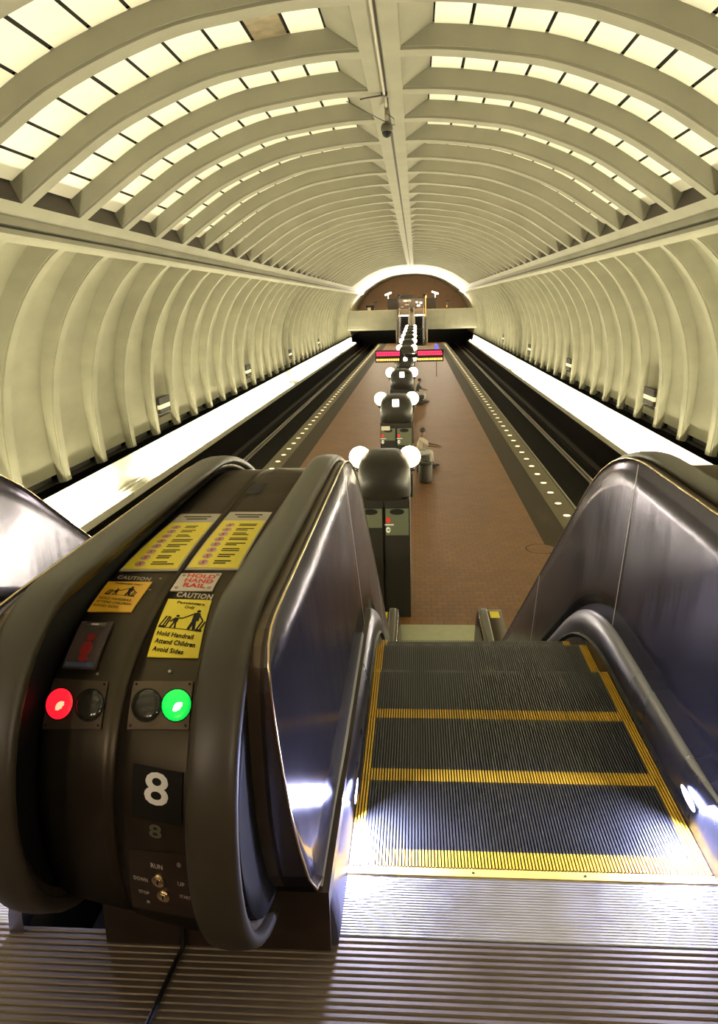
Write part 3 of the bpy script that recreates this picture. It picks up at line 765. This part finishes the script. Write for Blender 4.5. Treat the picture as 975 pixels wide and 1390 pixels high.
# long yellow rule lists
def rules(q, lab):
    p = patch(q, .0006, 'rules_sticker', M['sgrey'], lab, n=14)
    def Q(u, v): a = [q[3][j]+(q[0][j]-q[3][j])*v for j in (0, 1)]; b = [q[2][j]+(q[1][j]-q[2][j])*v for j in (0, 1)]; return (a[0]+(b[0]-a[0])*u, a[1]+(b[1]-a[1])*u)
    patch([Q(.03, .80), Q(.97, .80), Q(.97, .02), Q(.03, .02)], .0019, 'yellow_field', M['sy'], parent=p, n=12)
    mb = MB()
    for j in range(8):
        v = .72-.088*j
        for r_ in (0, .028):
            strokes(mb, [(Q(.46, v-r_), Q(.46+random.uniform(.22, .42), v-r_))], .0037, .008)
    for j in range(2): strokes(mb, [(Q(.18+j*.1, .93-.05*j), Q(.82-j*.05, .93-.05*j))], .0025, .012)
    hbuild(mb, 'sticker_text_lines', M['ink'], p)
    mb = MB(); 
    for j in range(8):
        c = Q(.26, .70-.088*j); disc(mb, c[0], c[1], .016, .0036, rt=.020)
    hbuild(mb, 'sticker_icons', M['sgrey'], p)
    mb = MB()
    for j in range(8):
        c = Q(.26, .70-.088*j); strokes(mb, [((c[0]-.008, c[1]-.012), (c[0]+.008, c[1]+.012)), ((c[0]-.003, c[1]+.012), (c[0]+.004, c[1]-.012))], .0040, .005)
    hbuild(mb, 'sticker_icon_marks', M['red'], p)
rules([(-.221, 1.690), (-.078, 1.690), (-.078, 1.176), (-.248, 1.150)], 'long yellow rules sticker on the left half')
rules([(-.048, 1.695), (.100, 1.690), (.100, 1.190), (-.054, 1.174)], 'long yellow rules sticker on the right half')
mb = MB(); mb.grid([[(x, y, .893) for x in (-.02, .12)] for y in (10.95, 11.2)], 0, False); hbuild(mb, 'yellow_sticker', M['sy'])
# opening in the top
mb = MB(); mb.grid([[on(x, t, .001) for x in (-.052, .002)] for t in (1.94, 2.03, 2.11)], 0, False); hbuild(mb, 'finger_hole', M['black'], right_cover)
mb = MB()
for cx, ct in ((-.111, 1.119), (-.120, 1.052), (-.150, .727), (.030, .757)): disc(mb, cx, ct, .004, .002, 0, 8)
hbuild(mb, 'screw', M['rail'])

# cord trailing from the housing
mb = MB(); mb.tube([(.005, 1.64, 4.19), (.004, 1.592, 4.17), (.003, 1.59, 4.08), (.0, 1.585, 4.012), (-.008, 1.53, 4.007), (-.014, 1.45, 4.007), (-.03, 1.2, 4.007)], .006, 8)
tag(mb.build('cord', M['black']), 'thin black cord running down the brown plinth onto the ribbed floor', 'cord')

# ---------------------------------------------------------------- near mezzanine floor
mb = MB(); ribbed(mb, -2.6, 2.6, .2, 1.645, 4.0, .0195, .003); mb.box(-2.6, 2.6, .2, 1.645, 3.9, 3.9955)
tag(mb.build('floor_ribbed_plate', M['floorplate']), kind='structure')
mb = MB(); mb.box(-9.0, 9.0, YS+.05, .199, 3.5, 3.999); mb.box(-9.0, -2.6, .2, 1.7, 3.5, 3.999); mb.box(2.6, 9.0, .2, 1.7, 3.5, 3.999)
tag(mb.build('floor_mezzanine', M['tile']), kind='structure')
for n, (a, b) in ((11, (-9.0, -1.99)), (12, (1.89, 9.0))):
    mb = MB(); mb.box(a, b, 1.71, 2.0, 3.3, 5.0); tag(mb.build('trim_%d' % n, M['concrete']), kind='structure')
# ================================================================ PLATFORM FURNITURE
def pylon(detail=True):
    root = empty('light_pylon')
    mb = MB(); w, d = .46, .62                # body of two upright halves
    for s in (-1, 1):
        x0, x1 = (s*w, s*.012) if s < 0 else (s*.012, s*w)
        mb.box(x0, x1, -d, d, 0, 2.21)
    mb.box(-w+.02, w-.02, -d+.02, d-.02, 0, 2.21)
    body = mb.build('body', M['pylon'], root)
    mb = MB(); rows = []                       # rounded cap
    n = 28
    def se(a, rx, ry, p=.62): c, s_ = math.cos(a), math.sin(a); return (rx*abs(c)**p*(1 if c > 0 else -1), ry*abs(s_)**p*(1 if s_ > 0 else -1))
    for z, k in ((2.21, .93), (2.20, 1.0), (2.55, 1.0), (2.74, .97), (2.86, .86), (2.94, .64), (2.97, .36), (2.98, .02)):
        rows.append([(*se(2*math.pi*i/n, .475*k, .66*k), z) for i in range(n)])
    mb.grid(rows, 0, True, close_v=True); mb.build('cap', M['pylon'], root)
    for s in (-1, 1):
        mb = MB(); a, b = sorted((s*.44, s*.03))
        mb.box(a, b, -d-.02, -d-.001, .35, 2.05, 0)
        f = mb.build('display_face', M['pylonface'] if detail else M['green'], root)
        mb = MB(); cx = s*.235
        mb.add([(cx+.13*math.cos(2*math.pi*i/18), -d-.022, 1.99+.055*math.sin(2*math.pi*i/18)) for i in range(18)], [tuple(range(18))])
        mb.build('vent', M['black'], f)
        mb = MB(); cx = s*.235-.16
        mb.add([(cx+.045*math.cos(2*math.pi*i/14), -d-.022, 1.84+.05*math.sin(2*math.pi*i/14)) for i in range(14)], [tuple(range(14))])
        mb.build('red_dot', M['red'], f)
        mb = MB(); mb.add([(cx+.04*math.cos(2*math.pi*i/14), -d-.022, 1.66+.055*math.sin(2*math.pi*i/14)) for i in range(14)], [tuple(range(14))])
        mb.box(cx-.06, cx+.10, -d-.023, -d-.021, 1.745, 1.765)
        mb.build('white_disc', M['white'], f)
        mb = MB(); mb.box(cx-.022, cx+.022, -d-.0245, -d-.0225, 1.654, 1.668); mb.add([(cx+.006, -d-.0245, 1.685), (cx+.028, -d-.0245, 1.661), (cx+.006, -d-.0245, 1.637)], [(0, 1, 2)])
        mb.build('arrow', M['ink'], f)
    mb = MB(); mb.box(-.44, -.03, -d-.021, -d-.019, .35, 1.70); mb.box(.03, .44, -d-.021, -d-.019, .35, 1.56); mb.build('lower_face', M['pylon'], root)
    for s in (-1, 1):
        mb = MB(); mb.sphere((s*.46, .22, 2.81), .20); g = mb.build('globe', M['globe'], root)
        mb = MB(); mb.cyl((s*.49, .22, 2.55), .07, .09, n=14); mb.tube([(s*.40, .22, 2.5), (s*.49, .22, 2.5), (s*.49, .22, 2.57)], .028, 8)
        mb.build('bracket', M['pylon'], root)
    return root
PYL = ['light pylon nearest the escalator foot, its rounded cap facing the camera', 'second light pylon along the platform, with pale signs on its face', 'third light pylon along the platform, a dark seated person beside it',
       'fourth light pylon, standing between the two red displays', 'fifth light pylon, just behind the red displays', 'sixth light pylon along the platform', 'seventh light pylon along the platform',
       'eighth light pylon along the platform', 'ninth light pylon, small in the far distance', 'tenth light pylon, farthest one before the far escalators']
P0 = pylon()
for i, lab in enumerate(PYL):
    o = P0 if i == 0 else copy_tree(P0)
    o.location = (0, 13.73+8.91*i, 0); tag(o, lab, 'light pylon', 'globe lights in a row down the middle of the platform')
for i in (1, 2, 3):
    mb = MB(); mb.box(-.09, .09, -.012, .012, -.10, .10, 0); 
    o = mb.build('lit_sign', M['smallwhite']); o.location = (-.02+.02*i, 13.73+8.91*i-.72, 2.80)
    tag(o, 'small square white light on the front of the %s pylon cap' % ('second', 'third', 'fourth')[i-1], 'light')
mb = MB(); mb.box(-.43, -.18, -.012, .0, -.06, .06, 0); o = mb.build('white_label', M['splate']); o.location = (0, 22.64-.645, 2.06); tag(o, 'white label on the upper left face of the second pylon', 'sign')

# platform edge displays
def pids(x, lab):
    root = empty('arrival_display', (x, 39.55, 0), lab, 'display')
    mb = MB(); mb.box(-.68, .68, -.12, .12, 2.66, 3.26); mb.build('casing', M['signdark'], root)
    mb = MB(); s_ = 1 if x < 0 else -1; a_ = sorted((s_*.3, -s_*.03-x)); mb.box(a_[0], a_[1], .12, .27, 2.85, 3.05); mb.build('arm', M['signdark'], root)
    rnd = random.Random(int(x*10)+50); mb = MB()
    for r_ in range(2):
        xx = -.62
        while xx < .55:
            w = rnd.uniform(.05, .11); mb.box(xx, xx+w, -.135, -.121, 3.00-.0+r_*.12-.01, 3.08+r_*.12); xx += w+.02
    mb.build('red_text', M['led_red'], root)
    mb = MB(); xx = -.62
    while xx < .55:
        w = rnd.uniform(.05, .10); mb.box(xx, xx+w, -.135, -.121, 2.74, 2.84); xx += w+.03
    mb.build('amber_text', M['led_amber'], root)
    return root
pids(-.80, 'red and amber train arrival display left of the fourth pylon'); pids(1.30, 'red and amber train arrival display right of the fourth pylon')
mb = MB(); mb.box(-.12, .12, -.03, .03, 0, .5); mb.box(-.02, .02, -.01, .01, -1.95, 0, 1); o = mb.build('blue_sign', [M['led_blue'], M['signdark']]); o.location = (2.15, 60., 1.95); tag(o, 'small glowing blue sign beyond the right red display', 'sign')

# benches
def bench(x, y, lab):
    root = empty('bench', (x, y, 0), lab, 'bench')
    mb = MB(); mb.box(-.24, .24, -1.2, 1.2, .34, .42); mb.build('seat', M['bench'], root)
    for yy in (-.8, .8):
        mb = MB(); mb.box(-.18, .18, yy-.12, yy+.12, 0, .34); mb.build('leg', M['bench'], root)
bench(.78, 26.3, 'dark stone bench to the right of the second pylon'); bench(.78, 44.2, 'dark stone bench to the right of the fourth pylon')
# waste bin by first bench
root = empty('waste_bin', (.86, 23.9, 0), 'dark round waste bin between the second pylon and the seated person', 'bin')
mb = MB(); mb.lathe((0, 0, 0), [(.01, 0), (.20, 0), (.22, .1), (.22, .55), (.21, .58)], 20); mb.build('body', M['bench'], root)
mb = MB(); mb.lathe((0, 0, 0), [(.21, .58), (.23, .60), (.20, .66), (.10, .68), (.08, .62), (.01, .62)], 20); mb.build('lid', M['pylon'], root)

# ---------------------------------------------------------------- people
def skinned(name, chain, m, parent, sub=1):
    """chain: dict joints {id:(co,r)}, edges"""
    J, E = chain; ids = list(J); me = bpy.data.meshes.new(name)
    me.from_pydata([J[i][0] for i in ids], [(ids.index(a), ids.index(b)) for a, b in E], [])
    o = bpy.data.objects.new(name, me); COL.objects.link(o)
    sk = o.modifiers.new('skin', 'SKIN'); sk.use_smooth_shade = True
    for k, i in enumerate(ids):
        v = me.skin_vertices[0].data[k]; v.radius = J[i][1] if isinstance(J[i][1], tuple) else (J[i][1], J[i][1])
        v.use_root = (k == 0)
    ss = o.modifiers.new('sub', 'SUBSURF'); ss.levels = sub; ss.render_levels = sub
    bpy.context.view_layer.update(); dg = bpy.context.evaluated_depsgraph_get()
    nm = bpy.data.meshes.new_from_object(o.evaluated_get(dg)); bpy.data.objects.remove(o); bpy.data.meshes.remove(me)
    return link(name, nm, m, parent)
def seated(x, y, lab, shirt, trouser, lean=.0, reach=0.):
    root = empty('person', (x, y, 0), lab, 'person')
    J = {'pel': ((0, 0, .56), (.15, .12)), 'ab': ((.02+lean*.3, 0, .72), (.125, .10)), 'ch': ((.06+lean*.6, 0, .93), (.15, .11)), 'nk': ((.09+lean, 0, 1.10), .055), 'hd0': ((.12+lean, 0, 1.18), .075), 'hd': ((.14+lean, 0, 1.27), (.092, .08)), 'hdt': ((.13+lean, 0, 1.33), .06)}
    E = [('pel', 'ab'), ('ab', 'ch'), ('ch', 'nk'), ('nk', 'hd0'), ('hd0', 'hd'), ('hd', 'hdt')]
    SH = dict(pel=((0, 0, .57), (.17, .135)), ab=((.02+lean*.3, 0, .72), (.145, .12)), ch=((.06+lean*.6, 0, .93), (.165, .125)), nk=((.085+lean*.9, 0, 1.06), .07)); SE = [('pel', 'ab'), ('ab', 'ch'), ('ch', 'nk')]
    TR = dict(pel=((0, 0, .555), (.165, .135))); TE = []
    hands = []
    for s in (-1, 1):
        k = 'LR'[s > 0]
        sh = (.05+lean*.7, s*.18, 1.01); el = (.20+lean+reach*.2, s*.24, .80); wr_ = (.40+reach*.35+lean, s*.17, .74+reach*.02); hn = (.47+reach*.38+lean, s*.15, .73)
        J.update({'sh'+k: (sh, .055), 'el'+k: (el, .042), 'wr'+k: (wr_, .028), 'hn'+k: (hn, (.038, .018))}); E += [('ch', 'sh'+k), ('sh'+k, 'el'+k), ('el'+k, 'wr'+k), ('wr'+k, 'hn'+k)]
        for q in range(4):
            J['f%s%d' % (k, q)] = ((hn[0]+.055-.006*abs(q-1), hn[1]+(q-1.5)*.02, hn[2]-.012), .009); J['g%s%d' % (k, q)] = ((hn[0]+.085-.008*abs(q-1), hn[1]+(q-1.5)*.021, hn[2]-.035), .008)
            E += [('hn'+k, 'f%s%d' % (k, q)), ('f%s%d' % (k, q), 'g%s%d' % (k, q))]
        J['t'+k] = ((hn[0]+.02, hn[1]-s*.045, hn[2]-.01), .010); E.append(('hn'+k, 't'+k))
        hp = (.04, s*.09, .54); kn = (.44, s*.14, .53); an = (.42+.06*s, s*.15, .10); toe = (.58+.06*s, s*.17, .045)
        J.update({'hp'+k: (hp, .085), 'kn'+k: (kn, .062), 'cf'+k: ((kn[0]*.6+an[0]*.4-.01, s*.145, .36), .055), 'an'+k: (an, .038), 'to'+k: (toe, .03)})
        E += [('pel', 'hp'+k), ('hp'+k, 'kn'+k), ('kn'+k, 'cf'+k), ('cf'+k, 'an'+k), ('an'+k, 'to'+k)]
        SH.update({'s'+k: (sh, .072), 'e'+k: (el, .055)}); SE += [('ch', 's'+k), ('s'+k, 'e'+k)]
        TR.update({'h'+k: (hp, .10), 'k'+k: (kn, .078), 'c'+k: ((kn[0]*.6+an[0]*.4-.01, s*.145, .36), .07), 'a'+k: ((an[0], an[1], .14), .055)}); TE += [('pel', 'h'+k), ('h'+k, 'k'+k), ('k'+k, 'c'+k), ('c'+k, 'a'+k)]
        mb = MB(); mb.sphere((toe[0]-.05, toe[1], .048), .05, 14, 8, (2.6, 1, .95)); mb.build('shoe', M['shoe'], root)
    body = skinned('body', (J, E), M['skin'], root)
    skinned('shirt', (SH, SE), shirt, root); skinned('trousers', (TR, TE), trouser, root)
    mb = MB(); mb.sphere((.118+lean, 0, 1.305), .105, 18, 12, (1, .92, .95)); hr = mb.build('hair', M['hair'], root)
    mb = MB()
    mb.sphere((.238+lean, 0, 1.245), .018, 8, 6, (1, .8, 1.3)); mb.build('nose', M['skin'], root)
    return root
seated(.66, 26.2, 'person in a pale shirt seated beside the second light pylon', M['shirt1'], M['trouser2'], .02, .6)
seated(.62, 44.0, 'person in dark clothes seated by the fourth light pylon', M['shirt2'], M['trouser2'], .03, .1)

# ---------------------------------------------------------------- camera and conduit at the crown
mb = MB(); mb.tube([(-.03, YS+1, 9.885), (-.03, 17.62, 9.885)], .03, 8); tag(mb.build('conduit', M['pipe']), 'straight pipe running along the vault crown toward the hanging camera', 'pipe')
root = empty('security_camera', (-.02, 18.6, 9.93), 'dark dome security camera hanging from a short pipe at the vault crown', 'camera')
mb = MB(); mb.tube([(0, -.95, -.02), (0, -.5, -.05), (0, 0, -.08)], .028, 8); mb.cyl((0, 0, -.42), .045, .36, n=12); mb.build('mount', M['pipe'], root)
mb = MB(); mb.lathe((0, 0, -.58), [(.01, .18), (.10, .17), (.13, .12), (.135, .02), (.12, .0), (.01, 0)], 20); mb.build('housing', M['cctv'], root)
mb = MB(); mb.lathe((0, 0, -.58), [(.11, 0), (.105, -.05), (.075, -.10), (.03, -.125), (.01, -.127)], 20); mb.build('dome', M['black'], root)
mb = MB(); mb.box(-.07, .07, -.07, .07, -.03, .04); mb.tube([(-.03, 0, 0), (-.3, .05, -.02), (-.52, .1, -.04)], .02, 6)
o = mb.build('junction_box', M['cctv']); o.location = (-.03, 17.66, 9.88); tag(o, 'black junction box with side pipe where the crown pipe ends', 'box')
mb = MB(); mb.tube([(-.85, 17.85, 9.84), (-.4, 18.2, 9.66), (0, 18.55, 9.52), (.16, 18.7, 9.5), (.14, 18.6, 9.62), (.0, 18.5, 9.7)], .010, 6)
tag(mb.build('camera_cable', M['cctv']), 'thin looped cable drooping beside the dome camera', 'cable')

# ================================================================ FAR END
for i, (x, l) in enumerate(((-1.0, 'left'), (1.0, 'right'))):
    o = copy_tree(esc if i else esc2)
    o.location = (x, 114.5, 0); o.rotation_euler = (0, 0, math.pi)
    tag(o, 'distant escalator at the far end of the platform, %s one of the pair' % l, 'escalator')
    for ch in list(o.children_recursive):
        if ch.type == 'LIGHT': bpy.data.objects.remove(ch)
for s, l in ((-1, 'left'), (1, 'right')):
    mb = MB(); mb.box(-.07, .07, 0, .12, .0, 3.35); mb.box(-.03, .03, -.01, .0, .1, 3.3, 1)
    o = mb.build('blue_frame_post', [M['steel'], M['steel2']]); o.location = (s*1.98, 109.8, 0.0); tag(o, 'bluish steel post on the %s side of the far escalators' % l, 'post')
    mb = MB(); mb.box(-.82, .82, 0, .2, 3.98, 4.75); mb.box(-.86, .86, -.05, .25, 4.75, 4.82)
    o = mb.build('beige_barrier', M['beige']); o.location = (s*1.02, 110.6, 0); tag(o, 'beige barrier panel above the %s far escalator' % l, 'barrier')
    mb = MB(); mb.box(-.8, .8, 0, .1, 3.80, 3.97); o = mb.build('strip_lamp', M['smallwhite']); o.location = (s*1.02, 110.65, 0); tag(o, 'white strip lamp over the %s far escalator' % l, 'light')
mb = MB(); mb.box(-.17, .17, 0, .3, 3.0, 5.0); o = mb.build('dark_post', M['pylon']); o.location = (0, 110.3, 0); tag(o, 'dark post between the two far escalator barriers', 'post')
# kiosk
k = empty('station_kiosk', (0, 117, 3.68), 'dark glazed kiosk with small white lights on the far mezzanine', 'kiosk')
mb = MB(); mb.box(-1.95, 1.95, 0, 2.6, 0, 1.15); mb.box(-1.95, 1.95, 0, 2.6, 2.55, 2.75); mb.box(-1.7, .2, .2, 2.2, 2.75, 3.05)
for x in (-1.92, -.65, .65, 1.92): mb.box(x-.05, x+.05, 0, .1, 1.1, 2.6)
mb.build('frame', M['black'], k)
mb = MB(); mb.box(-1.9, 1.9, .04, .06, 1.15, 2.55); mb.build('glazing', M['boxface'], k)
mb = MB(); mb.box(-1.3, -.1, -.02, .03, 2.1, 2.4); mb.box(-1.6, -1.2, -.02, .03, 1.3, 1.45); mb.box(-1.0, -.4, -.02, .03, 1.6, 1.75); mb.build('notice', M['sgrey'], k)
for x, z, w in ((1.0, 1.5, .22), (1.35, 1.9, .15), (.75, 2.0, .1), (-.9, 2.25, .08)):
    mb = MB(); mb.box(x-w, x+w, -.04, -.02, z-.09, z+.09); mb.build('lamp', M['smallwhite'], k)
for s, l in ((-1, 'left'), (1, 'right')):
    mb = MB(); mb.box(-.72, .72, 0, 1.4, 0, 2.5); mb.box(-.76, .76, -.04, 1.44, 2.5, 2.58); mb.box(-.55, .55, -.02, .0, .3, 2.2, 1)
    o = mb.build('ticket_machine_bank', [M['black'], M['signdark']]); o.location = (s*2.85, 116.5, 3.68); tag(o, 'black cabinet %s of the far kiosk' % l, 'cabinet')
    mb = MB(); a = -s*.35
    vs = [(-.5, -.1), (.5, -.1), (.5, .1), (-.5, .1)]
    R_ = [(x*math.cos(a)-z*math.sin(a), x*math.sin(a)+z*math.cos(a)) for x, z in vs]
    mb.add([(x, y, z) for y in (0, .15) for x, z in R_], [(0, 1, 2, 3), (4, 5, 6, 7), (0, 1, 5, 4), (2, 3, 7, 6), (1, 2, 6, 5), (0, 3, 7, 4)])
    mb.cyl((0, .07, -.75), .03, .7, n=8)
    o = mb.build('tilted_lamp', M['smallwhite']); o.location = (s*3.45, 116.6, 6.98+.0); tag(o, 'small tilted white lamp above the %s black cabinet' % l, 'light')
mb = MB(); mb.box(-.14, .14, -.02, .02, -.18, .18); mb.cyl((0, .03, -2.75), .03, 2.75, n=8); o = mb.build('amber_lamp', M['led_amber']); o.location = (2.05, 116.2, 6.45); tag(o, 'small amber lamp at the right shoulder of the far kiosk', 'light')
mb = MB(); mb.box(-.1, .1, -.02, .02, -.15, .15); mb.box(-.3, .3, 0, .3, -1.3, -.25, 1); o = mb.build('amber_lamp', [M['led_amber'], M['signdark']]); o.location = (5.2, 116., 5.0); tag(o, 'lone amber lamp behind the right side of the far parapet', 'light')
mb = MB(); mb.box(-.55, .55, 0, .6, 0, 1.5); mb.box(-.6, .6, -.05, .65, 1.5, 1.7); mb.box(-.4, .1, -.02, 0, .9, 1.4, 1); o = mb.build('fare_machine', [M['black'], M['sgrey']]); o.location = (-6.1, 115.5, 3.68); tag(o, 'black machine behind the left end of the far parapet', 'machine')
# uplights that wash the plain vault over the far mezzanine
for i, x in enumerate((-5.2, -1.9, 1.9, 5.2)):
    root = empty('uplight', (x, 114.6, 3.68), 'tall uplight washing the vault over the far mezzanine, %s' % ('far left of the four', 'just left of the kiosk', 'just right of the kiosk', 'far right of the four')[i], 'light')
    h_ = 2.0 if abs(x) > 3 else 2.9
    mb = MB(); mb.cyl((0, 0, 0), .08, h_, n=10); mb.lathe((0, 0, h_), [(.08, 0), (.35, .12), (.38, .2), (.34, .2), (.1, .06)], 16); mb.build('stand', M['pylon'], root)
    mb = MB(); mb.cyl((0, 0, h_+.14), .3, .02, n=16); mb.build('lens', M['uplight'], root)
    lt = bpy.data.lights.new('uplight_lamp', 'AREA'); lt.shape = 'DISK'; lt.size = .6; lt.energy = 6000; lt.color = (1, .86, .68)
    lo = bpy.data.objects.new('uplight_lamp', lt); COL.objects.link(lo); lo.parent = root; lo.location = (0, 0, h_+.3)
    lo.rotation_euler = Vector((x*.06, -.25, 1)).to_track_quat('-Z', 'Y').to_euler()
# unseen pylons added behind the viewer to brighten the housing front and floor
for i, (x, y) in enumerate(((-2.2, -2.6), (3.2, -2.6))):
    o = copy_tree(P0); o.location = (x, y, 4.0)
    for ch in o.children:
        if ch.name.startswith('globe'): ch.data = ch.data.copy(); ch.data.materials[0] = M['globe_added']; tag(o, 'unseen light pylon added behind the viewer to brighten the housing, %s one' % ('left', 'right')[i], 'light pylon')

# ================================================================ LIGHT, CAMERA
w = bpy.data.worlds.new('World'); SC.world = w; w.use_nodes = True
w.node_tree.nodes['Background'].inputs['Color'].default_value = (1, .9, .7, 1); w.node_tree.nodes['Background'].inputs['Strength'].default_value = .0
YAW, PITCH, ROLL, FPX = .0777, .2232, .0260, 1042.72
cyw, syw, cp, sp = math.cos(YAW), math.sin(YAW), math.cos(PITCH), math.sin(PITCH)
f = Vector((-syw*cp, cyw*cp, -sp)); r = Vector((cyw, syw, 0)); u = r.cross(f)
r2 = r*math.cos(ROLL)-u*math.sin(ROLL); u2 = u*math.cos(ROLL)+r*math.sin(ROLL)
cam = bpy.data.cameras.new('Camera'); co = bpy.data.objects.new('Camera', cam); COL.objects.link(co)
mt = Matrix((r2, u2, -f)).transposed().to_4x4(); mt.translation = Vector((.5973, 0, 5.5745)); co.matrix_world = mt
cam.sensor_fit = 'AUTO'; cam.sensor_width = 36; cam.lens = FPX/1390*36; cam.shift_y = -45/1390; cam.clip_start = .05; cam.clip_end = 400
SC.camera = co
vs = SC.view_settings; vs.view_transform = 'Standard'; vs.look = 'None'; vs.gamma = 1; vs.use_curve_mapping = False; vs.exposure = 0.0
SC.cycles.use_denoising = True; SC.cycles.max_bounces = 6; SC.cycles.diffuse_bounces = 4; SC.cycles.sample_clamp_indirect = 6
